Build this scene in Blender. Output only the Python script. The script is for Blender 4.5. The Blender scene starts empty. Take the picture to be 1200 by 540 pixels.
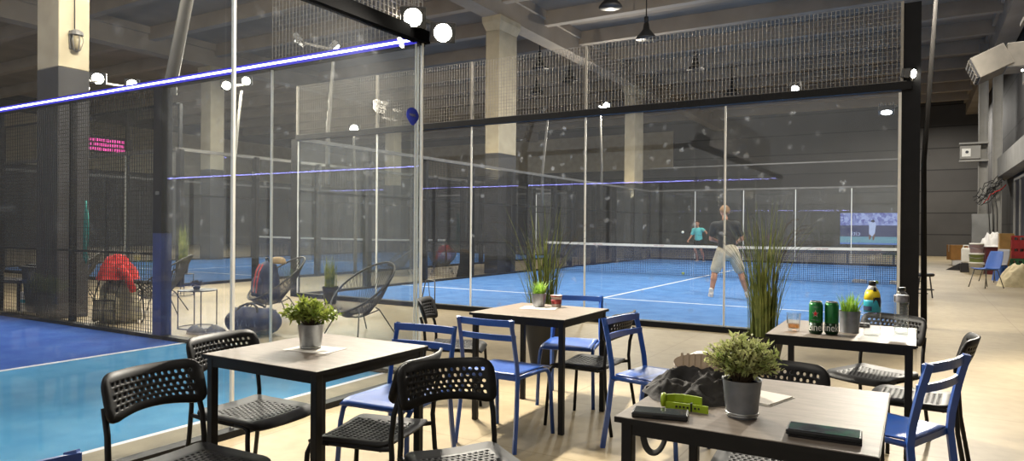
import bpy, bmesh, math, random
from mathutils import Vector, Matrix, noise
PI = math.pi
R = math.radians
C = bpy.context.scene.collection
rnd = random.Random(7)

# ------------------------------------------------------------------ materials
def lin(h):
    if isinstance(h, str):
        h = [int(h[i:i+2], 16)/255 for i in (0, 2, 4)]
    return tuple((c/12.92 if c <= .04045 else ((c+.055)/1.055)**2.4) for c in h)

def nt(name):
    m = bpy.data.materials.new(name)
    m.use_nodes = True
    t = m.node_tree
    t.nodes.clear()
    out = t.nodes.new('ShaderNodeOutputMaterial')
    return m, t, out

def N(t, kind, **kw):
    n = t.nodes.new(kind)
    for k, v in kw.items():
        if k.startswith('i_'):
            key = k[2:]
            key = int(key) if key.isdigit() else key.replace('_', ' ')
            n.inputs[key].default_value = v
        else:
            setattr(n, k, v)
    return n

def pm(name, col, rough=.5, metal=0, spec=.5, var=0.0, vscale=6, bump=0, bscale=40, col2=None, stretch=None):
    m, t, out = nt(name)
    c = lin(col)
    b = N(t, 'ShaderNodeBsdfPrincipled')
    b.inputs['Base Color'].default_value = (*c, 1)
    b.inputs['Roughness'].default_value = rough
    b.inputs['Metallic'].default_value = metal
    b.inputs['Specular IOR Level'].default_value = spec
    t.links.new(b.outputs[0], out.inputs[0])
    tc = N(t, 'ShaderNodeTexCoord')
    vec = tc.outputs['Object']
    if stretch:
        mp = N(t, 'ShaderNodeMapping')
        mp.inputs['Scale'].default_value = stretch
        t.links.new(vec, mp.inputs[0]); vec = mp.outputs[0]
    if var or col2:
        n = N(t, 'ShaderNodeTexNoise'); n.inputs['Scale'].default_value = vscale; n.inputs['Detail'].default_value = 6
        t.links.new(vec, n.inputs['Vector'])
        mx = N(t, 'ShaderNodeMix'); mx.data_type = 'RGBA'
        if col2:
            a, bb = c, lin(col2)
        else:
            a = tuple(x*(1-var) for x in c); bb = tuple(min(1, x*(1+var)) for x in c)
        mx.inputs[6].default_value = (*a, 1); mx.inputs[7].default_value = (*bb, 1)
        rp = N(t, 'ShaderNodeMapRange'); rp.inputs[1].default_value = .35; rp.inputs[2].default_value = .65
        t.links.new(n.outputs[0], rp.inputs[0]); t.links.new(rp.outputs[0], mx.inputs[0])
        t.links.new(mx.outputs[2], b.inputs['Base Color'])
    if bump:
        n2 = N(t, 'ShaderNodeTexNoise'); n2.inputs['Scale'].default_value = bscale; n2.inputs['Detail'].default_value = 5
        t.links.new(vec, n2.inputs['Vector'])
        bp = N(t, 'ShaderNodeBump'); bp.inputs['Strength'].default_value = bump; bp.inputs['Distance'].default_value = .01
        t.links.new(n2.outputs[0], bp.inputs['Height']); t.links.new(bp.outputs[0], b.inputs['Normal'])
    return m

def em(name, col, s):
    m, t, out = nt(name)
    e = N(t, 'ShaderNodeEmission'); e.inputs[0].default_value = (*col, 1); e.inputs[1].default_value = s
    t.links.new(e.outputs[0], out.inputs[0])
    return m

def glass_mat(name, tint, dust, marks, refl=1.0, mscale=2.2):
    """clear sheet: see-through with mirror gloss, plus a film of dust and pale ball marks"""
    m, t, out = nt(name)
    tr = N(t, 'ShaderNodeBsdfTransparent'); tr.inputs[0].default_value = (*tint, 1)
    gl = N(t, 'ShaderNodeBsdfGlossy'); gl.inputs['Roughness'].default_value = .0
    ge = N(t, 'ShaderNodeNewGeometry'); dp = N(t, 'ShaderNodeVectorMath', operation='DOT_PRODUCT')
    t.links.new(ge.outputs['Incoming'], dp.inputs[0]); t.links.new(ge.outputs['Normal'], dp.inputs[1])
    ab = N(t, 'ShaderNodeMath', operation='ABSOLUTE'); t.links.new(dp.outputs['Value'], ab.inputs[0])
    om = N(t, 'ShaderNodeMath', operation='SUBTRACT', use_clamp=True); om.inputs[0].default_value = 1; t.links.new(ab.outputs[0], om.inputs[1])
    pw = N(t, 'ShaderNodeMath', operation='POWER'); pw.inputs[1].default_value = 5; t.links.new(om.outputs[0], pw.inputs[0])
    fm = N(t, 'ShaderNodeMath', operation='MULTIPLY_ADD', use_clamp=True); fm.inputs[1].default_value = .9*refl; fm.inputs[2].default_value = .035*refl
    t.links.new(pw.outputs[0], fm.inputs[0])
    mx = N(t, 'ShaderNodeMixShader')
    t.links.new(fm.outputs[0], mx.inputs[0]); t.links.new(tr.outputs[0], mx.inputs[1]); t.links.new(gl.outputs[0], mx.inputs[2])
    df = N(t, 'ShaderNodeBsdfDiffuse'); df.inputs[0].default_value = (.76, .78, .81, 1)
    tl = N(t, 'ShaderNodeBsdfTranslucent'); tl.inputs[0].default_value = (.76, .78, .81, 1)
    dm = N(t, 'ShaderNodeMixShader'); dm.inputs[0].default_value = .5
    t.links.new(df.outputs[0], dm.inputs[1]); t.links.new(tl.outputs[0], dm.inputs[2])
    tc = N(t, 'ShaderNodeTexCoord')
    vo = N(t, 'ShaderNodeTexVoronoi'); vo.inputs['Scale'].default_value = mscale; vo.inputs['Randomness'].default_value = 1
    no = N(t, 'ShaderNodeTexNoise'); no.inputs['Scale'].default_value = 18; no.inputs['Detail'].default_value = 4
    t.links.new(tc.outputs['Object'], no.inputs['Vector'])
    ad = N(t, 'ShaderNodeVectorMath', operation='MULTIPLY_ADD')
    ad.inputs[1].default_value = (.12, .12, .12)
    t.links.new(no.outputs['Color'], ad.inputs[0]); t.links.new(tc.outputs['Object'], ad.inputs[2])
    t.links.new(ad.outputs[0], vo.inputs['Vector'])
    mr = N(t, 'ShaderNodeMapRange'); mr.inputs[1].default_value = .24; mr.inputs[2].default_value = .02
    mr.inputs[3].default_value = 0; mr.inputs[4].default_value = 1
    t.links.new(vo.outputs['Distance'], mr.inputs[0])
    sep = N(t, 'ShaderNodeSeparateColor'); t.links.new(vo.outputs['Color'], sep.inputs[0])
    p3 = N(t, 'ShaderNodeMath', operation='POWER'); p3.inputs[1].default_value = 1.8; t.links.new(sep.outputs[0], p3.inputs[0])
    m1 = N(t, 'ShaderNodeMath', operation='MULTIPLY'); t.links.new(mr.outputs[0], m1.inputs[0]); t.links.new(p3.outputs[0], m1.inputs[1])
    m2 = N(t, 'ShaderNodeMath', operation='MULTIPLY'); t.links.new(m1.outputs[0], m2.inputs[0]); m2.inputs[1].default_value = marks
    n3 = N(t, 'ShaderNodeTexNoise'); n3.inputs['Scale'].default_value = 1.1; n3.inputs['Detail'].default_value = 5
    t.links.new(tc.outputs['Object'], n3.inputs['Vector'])
    m3 = N(t, 'ShaderNodeMath', operation='MULTIPLY_ADD'); t.links.new(n3.outputs[0], m3.inputs[0]); m3.inputs[1].default_value = dust*1.2
    m3.inputs[2].default_value = dust*.4
    m4 = N(t, 'ShaderNodeMath', operation='ADD'); t.links.new(m3.outputs[0], m4.inputs[0]); t.links.new(m2.outputs[0], m4.inputs[1])
    fin = N(t, 'ShaderNodeMixShader')
    t.links.new(m4.outputs[0], fin.inputs[0]); t.links.new(mx.outputs[0], fin.inputs[1]); t.links.new(dm.outputs[0], fin.inputs[2])
    t.links.new(fin.outputs[0], out.inputs[0])
    return m

M = {}
M['black_plastic'] = pm('black_plastic', '100f0f', .5, spec=.32, var=.25, vscale=30)
M['black_metal'] = pm('black_metal', '0e0e0e', .5, spec=.3, var=.2, vscale=10)
M['blue_metal'] = pm('blue_metal', '0f4592', .36, spec=.9, var=.12, vscale=8)
M['tabletop'] = pm('tabletop', '665c52', .5, spec=.3, col2='756b60', vscale=9, bump=.12, bscale=120, stretch=(1, 6, 1))
M['zinc'] = pm('zinc', '8f9296', .34, metal=.75, var=.2, vscale=12)
M['zinc_dark'] = pm('zinc_dark', '85888c', .42, metal=.35, var=.2, vscale=12)
M['leaf'] = pm('leaf', '58701f', .5, col2='a3ad52', vscale=14)
M['leaf_pale'] = pm('leaf_pale', '76883a', .55, col2='d6d69a', vscale=16)
M['grass'] = pm('grass', '46581f', .55, col2='8f9650', vscale=10)
M['grass_light'] = pm('grass_light', '58842a', .5, col2='9fbf4a', vscale=20)
M['stem'] = pm('stem', '4a3b25', .8)
M['soil'] = pm('soil', '2b2119', .95, bump=.6, bscale=60)
M['black_pot'] = pm('black_pot', '242321', .6, var=.2)
M['paper'] = pm('paper', 'cfc9bf', .8, var=.1)
M['white'] = pm('white', 'e2dfd6', .6, var=.05)
M['white_line'] = pm('white_line', 'e4e8ee', .7, var=.06)
M['seam'] = pm('seam', 'f2f1ea', .4, var=.04)
M['frame_grey'] = pm('frame_grey', '6f6d6a', .5, metal=.2, var=.15)
M['frame_dark'] = pm('frame_dark', '121214', .55, spec=.25, var=.2)
M['frame_blue'] = pm('frame_blue', '1d2f66', .5, var=.2)
M['wire'] = pm('wire', '9b958a', .45, metal=.4, var=.1)
M['wire_dark'] = pm('wire_dark', '262523', .5, metal=.2, var=.2)
M['concrete_kerb'] = pm('concrete_kerb', 'a39a86', .85, var=.12, vscale=5, bump=.2)
M['turf_deep'] = pm('turf_deep', '4a76b2', .95, spec=.1, col2='5a87c2', vscale=3, bump=.5, bscale=300)
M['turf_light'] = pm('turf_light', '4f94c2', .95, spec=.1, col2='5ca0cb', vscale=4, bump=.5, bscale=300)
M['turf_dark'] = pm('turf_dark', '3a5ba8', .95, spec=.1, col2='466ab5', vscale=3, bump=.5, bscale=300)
M['net_cord'] = pm('net_cord', '1c2c52', .8, var=.1)
M['skin'] = pm('skin', 'b98468', .55, var=.08, vscale=12)
M['hair_blond'] = pm('hair_blond', '8c6a48', .8, var=.2, vscale=60)
M['hair_dark'] = pm('hair_dark', '2c211a', .8, var=.2, vscale=60)
M['shirt_black'] = pm('shirt_black', '1e2024', .85, var=.25, vscale=9)
M['shorts_beige'] = pm('shorts_beige', 'c6b99f', .85, var=.12, vscale=8)
M['shirt_aqua'] = pm('shirt_aqua', '5fc0c0', .8, var=.1)
M['shorts_black'] = pm('shorts_black', '17181b', .85)
M['shoe_white'] = pm('shoe_white', 'cfc6bf', .6, var=.1)
M['shoe_black'] = pm('shoe_black', '19191b', .6)
M['sock'] = pm('sock', 'd6d0c8', .8)
M['eye'] = pm('eye', '1a1512', .3)
M['lip'] = pm('lip', '8f5547', .5)
M['mast_dark'] = pm('mast_dark', '1f1d1b', .8, spec=.1)
M['rail_black'] = pm('rail_black', '0b0b0c', .9, spec=.02)
M['ball'] = pm('ball', 'c6d64a', .9, bump=.3, bscale=300)
M['ball_white'] = pm('ball_white', 'e6e8dc', .9, bump=.3, bscale=300)
M['rope_teal'] = pm('rope_teal', '2f7f78', .7, var=.2, vscale=60)
M['canvas_green'] = pm('canvas_green', '706a55', .85, col2='938b72', vscale=7, bump=.3, bscale=60)
M['webbing'] = pm('webbing', '2a2823', .8, var=.2)
M['red_cloth'] = pm('red_cloth', 'b3201d', .8, var=.25, vscale=9)
M['navy_cloth'] = pm('navy_cloth', '26304e', .8, var=.25, vscale=10, bump=.2)
M['navy_light'] = pm('navy_light', '5b6788', .8)
M['red_strap'] = pm('red_strap', 'b03a3c', .7)
M['tan_cloth'] = pm('tan_cloth', 'a58a62', .8)
M['cord_dark'] = pm('cord_dark', '3a3936', .6, var=.15)
M['tube_grey'] = pm('tube_grey', '55534e', .45, metal=.3)
M['grey_shoe'] = pm('grey_shoe', '8e8c86', .8, var=.15, vscale=20)
M['dark_cloth'] = pm('dark_cloth', '1d1b19', .85, col2='2e2a27', vscale=8, bump=.4, bscale=50)
M['beige_sole'] = pm('beige_sole', 'b09a82', .7, var=.1)
M['lime'] = pm('lime', '9db519', .45, var=.08)
M['steel'] = pm('steel', 'b5b5b2', .3, metal=.9)
M['phone_body'] = pm('phone_body', '101112', .3)
M['can_green'] = pm('can_green', '15662b', .28, metal=.35, spec=.6, var=.15, vscale=60)
M['can_dark'] = pm('can_dark', '0c2f17', .3, metal=.3)
M['can_metal'] = pm('can_metal', 'c8ccc6', .25, metal=.95)
M['star_red'] = pm('star_red', 'c41616', .4)
M['label_teal'] = pm('label_teal', '2fa3b4', .4, var=.08)
M['label_yellow'] = pm('label_yellow', 'e0c722', .4)
M['label_dark'] = pm('label_dark', '222226', .4)
M['label_grey'] = pm('label_grey', '77757a', .4, var=.2, vscale=50)
M['cap_black'] = pm('cap_black', '161616', .35)
M['clear'] = glass_mat('clear_plastic', (.93, .95, .95), .02, 0, refl=1.6)
M['tumbler'] = glass_mat('tumbler_glass', (.95, .96, .96), .02, 0, refl=2.0)
M['tint_water'] = glass_mat('water', (.88, .92, .93), .0, 0, refl=.7)
M['whisky'] = glass_mat('whisky', (.85, .5, .12), .08, 0)
M['cup_white'] = pm('cup_white', 'c9b6ad', .5, var=.1)
M['cup_red'] = pm('cup_red', '8c2e2c', .5, var=.2, vscale=40)
M['cardboard'] = pm('cardboard', 'a5763f', .85, var=.1)
M['cardboard_pale'] = pm('cardboard_pale', 'ad8850', .85, var=.1)
M['crate_red'] = pm('crate_red', 'a32022', .5, var=.15)
M['crate_green'] = pm('crate_green', '1e5b33', .5, var=.15)
M['bucket_white'] = pm('bucket_white', 'd8d4c8', .5, var=.05)
M['bucket_lid_green'] = pm('bucket_lid_green', '8f9c58', .5)
M['bucket_pink'] = pm('bucket_pink', 'b59aa0', .5)
M['chair_blue'] = pm('chair_blue', '3f66b0', .45, var=.05)
M['chair_grey'] = pm('chair_grey', '7d7b7c', .5)
M['sack'] = pm('sack', 'c3b591', .85, var=.12, vscale=8, bump=.4, bscale=14)
M['bag_white'] = pm('bag_white', 'dcd8d2', .6, var=.06)
M['box_darkred'] = pm('box_darkred', '5e1f22', .6)
M['cabinet_grey'] = pm('cabinet_grey', '82817d', .6, var=.05)
M['heater'] = pm('heater', '827c72', .6, var=.1)
M['louver'] = pm('louver', '2b2c33', .5)
M['column_pale'] = pm('column_pale', 'b9ad92', .8, col2='ab9f86', vscale=3, bump=.1)
M['column_dark'] = pm('column_dark', '3c3b3c', .85, var=.15, vscale=4)
M['column_grey'] = pm('column_grey', '8d8a83', .7, var=.1, vscale=2)
M['ceiling'] = pm('ceiling', '8c8071', .9, var=.12, vscale=.6)
M['beam'] = pm('beam', '9c9080', .85, var=.12, vscale=.9)
M['pendant'] = pm('pendant', '2a2928', .5)
M['mast'] = pm('mast', '6f6c66', .55, metal=.2)
M['flood_body'] = pm('flood_body', '3a3a3a', .5)
M['lamp_lens'] = em('lamp_lens', (1, .93, .78), 60)
M['lamp_lens_soft'] = em('lamp_lens_soft', (.95, .97, 1), 14)
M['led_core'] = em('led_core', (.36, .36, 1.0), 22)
M['led_halo'] = em('led_halo', (.07, .06, .75), 1.0)
M['sign_pink'] = em('sign_pink', (1.0, .1, .45), 2.2)
M['sign_back'] = pm('sign_back', '2a2530', .5)
M['bulb'] = pm('bulb', '9a8f74', .3)
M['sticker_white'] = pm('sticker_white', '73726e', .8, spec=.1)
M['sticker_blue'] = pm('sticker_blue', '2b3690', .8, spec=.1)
M['red_print'] = pm('red_print', 'a03040', .6)
M['bench_dark'] = pm('bench_dark', '222022', .5)
M['bin_dark'] = pm('bin_dark', '2a2d33', .6, var=.15)
M['stone_bits'] = pm('stone_bits', '59564f', .8)
GA = glass_mat('court_glass', (.955, .965, .96), .014, .24, mscale=5.6)
GB = glass_mat('court_glass_far', (.93, .945, .94), .024, .30, mscale=5.0)
M['glass'] = GA; M['glass_far'] = GB

def leafify(m, k=.4):
    t = m.node_tree; out = next(n for n in t.nodes if n.type == 'OUTPUT_MATERIAL'); b = next(n for n in t.nodes if n.type == 'BSDF_PRINCIPLED')
    tl = N(t, 'ShaderNodeBsdfTranslucent'); mx = N(t, 'ShaderNodeMixShader'); mx.inputs[0].default_value = k
    src = b.inputs['Base Color'].links[0].from_socket; t.links.new(src, tl.inputs[0])
    t.links.new(b.outputs[0], mx.inputs[1]); t.links.new(tl.outputs[0], mx.inputs[2]); t.links.new(mx.outputs[0], out.inputs[0])
for k_ in ('leaf', 'leaf_pale', 'grass', 'grass_light'): leafify(M[k_])
def floor_mat():
    m, t, out = nt('concrete_floor')
    b = N(t, 'ShaderNodeBsdfPrincipled'); b.inputs['Roughness'].default_value = .5
    b.inputs['Specular IOR Level'].default_value = .35
    tc = N(t, 'ShaderNodeTexCoord')
    n1 = N(t, 'ShaderNodeTexNoise'); n1.inputs['Scale'].default_value = .7; n1.inputs['Detail'].default_value = 8
    n2 = N(t, 'ShaderNodeTexNoise'); n2.inputs['Scale'].default_value = 9; n2.inputs['Detail'].default_value = 6
    for n in (n1, n2): t.links.new(tc.outputs['Object'], n.inputs['Vector'])
    mx = N(t, 'ShaderNodeMix'); mx.data_type = 'RGBA'
    mx.inputs[6].default_value = (*lin('8c7d61'), 1); mx.inputs[7].default_value = (*lin('a6977a'), 1)
    r = N(t, 'ShaderNodeMapRange'); r.inputs[1].default_value = .3; r.inputs[2].default_value = .7
    t.links.new(n1.outputs[0], r.inputs[0]); t.links.new(r.outputs[0], mx.inputs[0])
    mp = N(t, 'ShaderNodeMapping'); mp.inputs['Rotation'].default_value = (0, 0, R(0))
    t.links.new(tc.outputs['Object'], mp.inputs[0])
    br = N(t, 'ShaderNodeTexBrick'); br.inputs['Scale'].default_value = 1
    br.inputs['Brick Width'].default_value = 1.2; br.inputs['Row Height'].default_value = 1.2; br.offset = 0
    br.inputs['Mortar Size'].default_value = .006; br.inputs['Mortar Smooth'].default_value = .3
    br.inputs['Color1'].default_value = (1, 1, 1, 1); br.inputs['Color2'].default_value = (.93, .93, .93, 1); br.inputs['Mortar'].default_value = (.66, .63, .58, 1)
    t.links.new(mp.outputs[0], br.inputs['Vector'])
    mu = N(t, 'ShaderNodeMix'); mu.data_type = 'RGBA'; mu.blend_type = 'MULTIPLY'; mu.inputs[0].default_value = .8
    t.links.new(mx.outputs[2], mu.inputs[6]); t.links.new(br.outputs[0], mu.inputs[7])
    mu2 = N(t, 'ShaderNodeMix'); mu2.data_type = 'RGBA'; mu2.blend_type = 'MULTIPLY'; mu2.inputs[0].default_value = .35
    r2 = N(t, 'ShaderNodeMapRange'); r2.inputs[1].default_value = .3; r2.inputs[2].default_value = .6; r2.inputs[3].default_value = .6
    t.links.new(n2.outputs[0], r2.inputs[0])
    t.links.new(mu.outputs[2], mu2.inputs[6]); t.links.new(r2.outputs[0], mu2.inputs[7])
    t.links.new(mu2.outputs[2], b.inputs['Base Color'])
    t.links.new(b.outputs[0], out.inputs[0])
    return m
M['floor'] = floor_mat()

def wall_mat(name, a, b_, seam, row, width=60):
    m, t, out = nt(name)
    b = N(t, 'ShaderNodeBsdfPrincipled'); b.inputs['Roughness'].default_value = .7
    tc = N(t, 'ShaderNodeTexCoord')
    sp = N(t, 'ShaderNodeSeparateXYZ'); t.links.new(tc.outputs['Object'], sp.inputs[0])
    cb = N(t, 'ShaderNodeCombineXYZ')
    sm = N(t, 'ShaderNodeMath', operation='ADD'); t.links.new(sp.outputs[0], sm.inputs[0]); t.links.new(sp.outputs[1], sm.inputs[1])
    t.links.new(sm.outputs[0], cb.inputs[0]); t.links.new(sp.outputs[2], cb.inputs[1])
    br = N(t, 'ShaderNodeTexBrick'); br.inputs['Scale'].default_value = 1; br.offset = 0
    br.inputs['Brick Width'].default_value = width; br.inputs['Row Height'].default_value = row; br.inputs['Mortar Size'].default_value = .03
    br.inputs['Color1'].default_value = (*lin(a), 1); br.inputs['Color2'].default_value = (*lin(b_), 1); br.inputs['Mortar'].default_value = (*lin(seam), 1)
    t.links.new(cb.outputs[0], br.inputs['Vector'])
    n = N(t, 'ShaderNodeTexNoise'); n.inputs['Scale'].default_value = .8; n.inputs['Detail'].default_value = 6
    t.links.new(tc.outputs['Object'], n.inputs['Vector'])
    mu = N(t, 'ShaderNodeMix'); mu.data_type = 'RGBA'; mu.blend_type = 'MULTIPLY'; mu.inputs[0].default_value = .5
    t.links.new(br.outputs[0], mu.inputs[6]); t.links.new(n.outputs[0], mu.inputs[7])
    t.links.new(mu.outputs[2], b.inputs['Base Color']); t.links.new(b.outputs[0], out.inputs[0])
    return m
M['wall_back'] = wall_mat('wall_back', '4a4744', '524f4b', '24221f', 1.15)
M['wall_dark'] = wall_mat('wall_dark', '3b3937', '434140', '1f1e1d', 1.6, 5)

# ------------------------------------------------------------------ mesh builder
class MB:
    def __init__(s): s.v = []; s.f = []; s.mi = []; s.cur = 0
    def add(s, vs, fs):
        o = len(s.v); s.v += [tuple(x) for x in vs]; s.f += [tuple(i+o for i in f) for f in fs]; s.mi += [s.cur]*len(fs)
        return s
    def box(s, x0, x1, y0, y1, z0, z1):
        vs = [(x0,y0,z0),(x1,y0,z0),(x1,y1,z0),(x0,y1,z0),(x0,y0,z1),(x1,y0,z1),(x1,y1,z1),(x0,y1,z1)]
        return s.add(vs, [(0,3,2,1),(4,5,6,7),(0,1,5,4),(1,2,6,5),(2,3,7,6),(3,0,4,7)])
    def bar(s, a, b, w, h=None, up=(0,0,1), caps=True):
        """rectangular bar from a to b"""
        h = h or w; a = Vector(a); b = Vector(b); d = (b-a).normalized(); up = Vector(up)
        if abs(d.dot(up)) > .98: up = Vector((0,1,0)) if abs(d.y) < .9 else Vector((1,0,0))
        x = d.cross(up).normalized(); y = x.cross(d).normalized()
        vs = []
        for p in (a, b):
            for i, j in ((-1,-1),(1,-1),(1,1),(-1,1)): vs.append(p+x*(w/2*i)+y*(h/2*j))
        fs = [(0,1,5,4),(1,2,6,5),(2,3,7,6),(3,0,4,7)]
        if caps: fs += [(3,2,1,0),(4,5,6,7)]
        return s.add(vs, fs)
    def tube(s, pts, r, n=8, caps=True, flat=None, up=None):
        """swept tube along points; r a number or list; flat=(a,b) gives an oblong section"""
        pts = [Vector(p) for p in pts]; k = len(pts)
        rs = r if isinstance(r, (list, tuple)) else [r]*k
        ref = None; rings = []
        for i, p in enumerate(pts):
            d = ((pts[min(i+1,k-1)]-p).normalized()+(p-pts[max(i-1,0)]).normalized())
            d = d.normalized() if d.length > 1e-6 else Vector((0,0,1))
            if ref is None:
                u0 = Vector(up) if up else (Vector((0,0,1)) if abs(d.z) < .9 else Vector((1,0,0)))
                ref = u0
            x = (ref-d*ref.dot(d))
            x = x.normalized() if x.length > 1e-6 else d.orthogonal().normalized()
            ref = x; y = d.cross(x)
            fa, fb = flat if flat else (1, 1)
            rings.append([p+x*(math.cos(2*PI*j/n+PI/n)*rs[i]*fa)+y*(math.sin(2*PI*j/n+PI/n)*rs[i]*fb) for j in range(n)])
        vs = [v for ring in rings for v in ring]; fs = []
        for i in range(k-1):
            for j in range(n):
                fs.append((i*n+j, i*n+(j+1)%n, (i+1)*n+(j+1)%n, (i+1)*n+j))
        if caps: fs += [tuple(range(n-1,-1,-1)), tuple((k-1)*n+j for j in range(n))]
        return s.add(vs, fs)
    def lathe(s, prof, n=24, c=(0,0,0), sx=1, sy=1):
        """profile of (radius, z); closed at radius 0"""
        vs = []; fs = []; k = len(prof)
        for r, z in prof:
            for j in range(n):
                a = 2*PI*j/n; vs.append((c[0]+r*math.cos(a)*sx, c[1]+r*math.sin(a)*sy, c[2]+z))
        for i in range(k-1):
            for j in range(n): fs.append((i*n+j, i*n+(j+1)%n, (i+1)*n+(j+1)%n, (i+1)*n+j))
        if prof[0][0] > 1e-5: fs.append(tuple(range(n-1,-1,-1)))
        if prof[-1][0] > 1e-5: fs.append(tuple((k-1)*n+j for j in range(n)))
        return s.add(vs, fs)
    def ball(s, c, r, n=12, sz=(1,1,1), rot=None):
        prof = [(max(1e-6, math.sin(PI*i/(n//2+2))), -math.cos(PI*i/(n//2+2))) for i in range(n//2+3)]
        vs = []; fs = []; k = len(prof)
        for q, z in prof:
            for j in range(n):
                a = 2*PI*j/n; v = Vector((q*math.cos(a)*r*sz[0], q*math.sin(a)*r*sz[1], z*r*sz[2]))
                if rot: v = rot @ v
                vs.append(v+Vector(c))
        for i in range(k-1):
            for j in range(n): fs.append((i*n+j, i*n+(j+1)%n, (i+1)*n+(j+1)%n, (i+1)*n+j))
        return s.add(vs, fs)
    def capsule(s, a, b, ra, rb, n=12, flat=1.0, side=(1,0,0)):
        """tapered limb with round ends"""
        a = Vector(a); b = Vector(b); d = b-a; L = d.length; d.normalize()
        x = Vector(side)-d*Vector(side).dot(d)
        x = x.normalized() if x.length > 1e-4 else d.orthogonal().normalized()
        y = d.cross(x); prof = []
        for i in range(4): t = PI/2*i/4; prof.append((-ra*math.cos(t), max(1e-6, ra*math.sin(t))))
        for i in range(5): t = i/4; prof.append((L*t, ra+(rb-ra)*t))
        for i in range(1, 5): t = PI/2*i/4; prof.append((L+rb*math.sin(t), max(1e-6, rb*math.cos(t))))
        vs = []; fs = []; k = len(prof)
        for h, q in prof:
            for j in range(n):
                t = 2*PI*j/n; vs.append(a+d*h+x*(q*math.cos(t))+y*(q*flat*math.sin(t)))
        for i in range(k-1):
            for j in range(n): fs.append((i*n+j, i*n+(j+1)%n, (i+1)*n+(j+1)%n, (i+1)*n+j))
        return s.add(vs, fs)
    def prism(s, poly, z0, z1):
        k = len(poly); vs = [(x,y,z0) for x,y in poly]+[(x,y,z1) for x,y in poly]
        return s.add(vs, [tuple(range(k-1,-1,-1)), tuple(range(k,2*k))]+[(i,(i+1)%k,k+(i+1)%k,k+i) for i in range(k)])
    def xf(s, M4, start=0):
        for i in range(start, len(s.v)): s.v[i] = tuple(M4 @ Vector(s.v[i]))
        return s
    def mesh(s, name, mats, smooth=False):
        me = bpy.data.meshes.new(name); me.from_pydata(s.v, [], s.f)
        for m in (mats if isinstance(mats, (list, tuple)) else [mats]): me.materials.append(M[m] if isinstance(m, str) else m)
        if any(s.mi): me.polygons.foreach_set('material_index', s.mi)
        if smooth: me.polygons.foreach_set('use_smooth', [True]*len(me.polygons))
        me.update()
        return me
    def build(s, name, mats, parent=None, smooth=False, bevel=0, loc=None, rotz=None):
        o = bpy.data.objects.new(name, s.mesh(name, mats, smooth)); C.objects.link(o)
        if parent: o.parent = parent
        if loc: o.location = loc
        if rotz is not None: o.rotation_euler.z = rotz
        if bevel:
            b = o.modifiers.new('bevel', 'BEVEL'); b.width = bevel; b.segments = 2; b.limit_method = 'ANGLE'
        return o

def smooth_angle(o, deg=40):
    o.data.polygons.foreach_set('use_smooth', [True]*len(o.data.polygons))
    try: o.data.set_sharp_from_angle(angle=R(deg))
    except Exception: pass
    return o

def tag(o, label=None, cat=None, group=None, kind=None):
    if label: o['label'] = label
    if cat: o['category'] = cat
    if group: o['group'] = group
    if kind: o['kind'] = kind
    return o
def thing(name, label, cat, loc=(0,0,0), rotz=0, group=None):
    o = bpy.data.objects.new(name, None); C.objects.link(o); o.empty_display_size = .1
    o.location = loc; o.rotation_euler = (0,0,rotz)
    return tag(o, label, cat, group)
def struct(name, mb, mat, label=None, smooth=False, bevel=0):
    o = mb.build(name, mat, None, smooth, bevel); o['kind'] = 'structure'
    o['label'] = label or name.replace('_', ' '); o['category'] = name.split('_')[0]
    return o
def dup(root, loc, rotz, label, group=None):
    r = root.copy(); C.objects.link(r); r.location = loc; r.rotation_euler = (0,0,rotz)
    r['label'] = label
    if group: r['group'] = group
    for ch in list(root.children):
        c = ch.copy(); C.objects.link(c); c.parent = r
        for g in ch.children:
            d = g.copy(); C.objects.link(d); d.parent = c
    return r
def face(fx, fy): return math.atan2(-fx, fy)
def lab(o, text): o['label'] = text; return o
def text_mesh(s, size, extrude=.0004, align='CENTER'):
    cu = bpy.data.curves.new('txt', 'FONT'); cu.body = s; cu.size = size; cu.extrude = extrude; cu.align_x = align; cu.align_y = 'CENTER'
    cu.resolution_u = 3
    o = bpy.data.objects.new('txt', cu); C.objects.link(o)
    bpy.context.view_layer.update()
    me = bpy.data.meshes.new_from_object(o.evaluated_get(bpy.context.evaluated_depsgraph_get()))
    bpy.data.objects.remove(o); bpy.data.curves.remove(cu)
    return me
def text_obj(name, s, size, mat, parent, mtx, fn=None, extrude=.0004):
    me = text_mesh(s, size, extrude)
    for v in me.vertices:
        v.co = fn(v.co) if fn else mtx @ v.co
    me.materials.clear(); me.materials.append(M[mat])
    o = bpy.data.objects.new(name, me); C.objects.link(o); o.parent = parent
    return o

# ------------------------------------------------------------------ camera
F_PX = 801.39
yaw, pit, rol = R(30.652), R(-.2527), R(.4545)
Fv = Vector((-math.sin(yaw)*math.cos(pit), math.cos(yaw)*math.cos(pit), math.sin(pit)))
Rv = Vector((math.cos(yaw), math.sin(yaw), 0)); Uv = Rv.cross(Fv)
R2 = Rv*math.cos(rol)+Uv*math.sin(rol); U2 = -Rv*math.sin(rol)+Uv*math.cos(rol)
cam = bpy.data.cameras.new('camera'); cam.sensor_width = 36; cam.lens = F_PX/1200*36; cam.clip_start = .05; cam.clip_end = 200
co = bpy.data.objects.new('camera', cam); C.objects.link(co)
mw = Matrix((R2, U2, -Fv)).transposed().to_4x4(); mw.translation = Vector((0, 0, 1.3493)); co.matrix_world = mw
bpy.context.scene.camera = co

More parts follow.
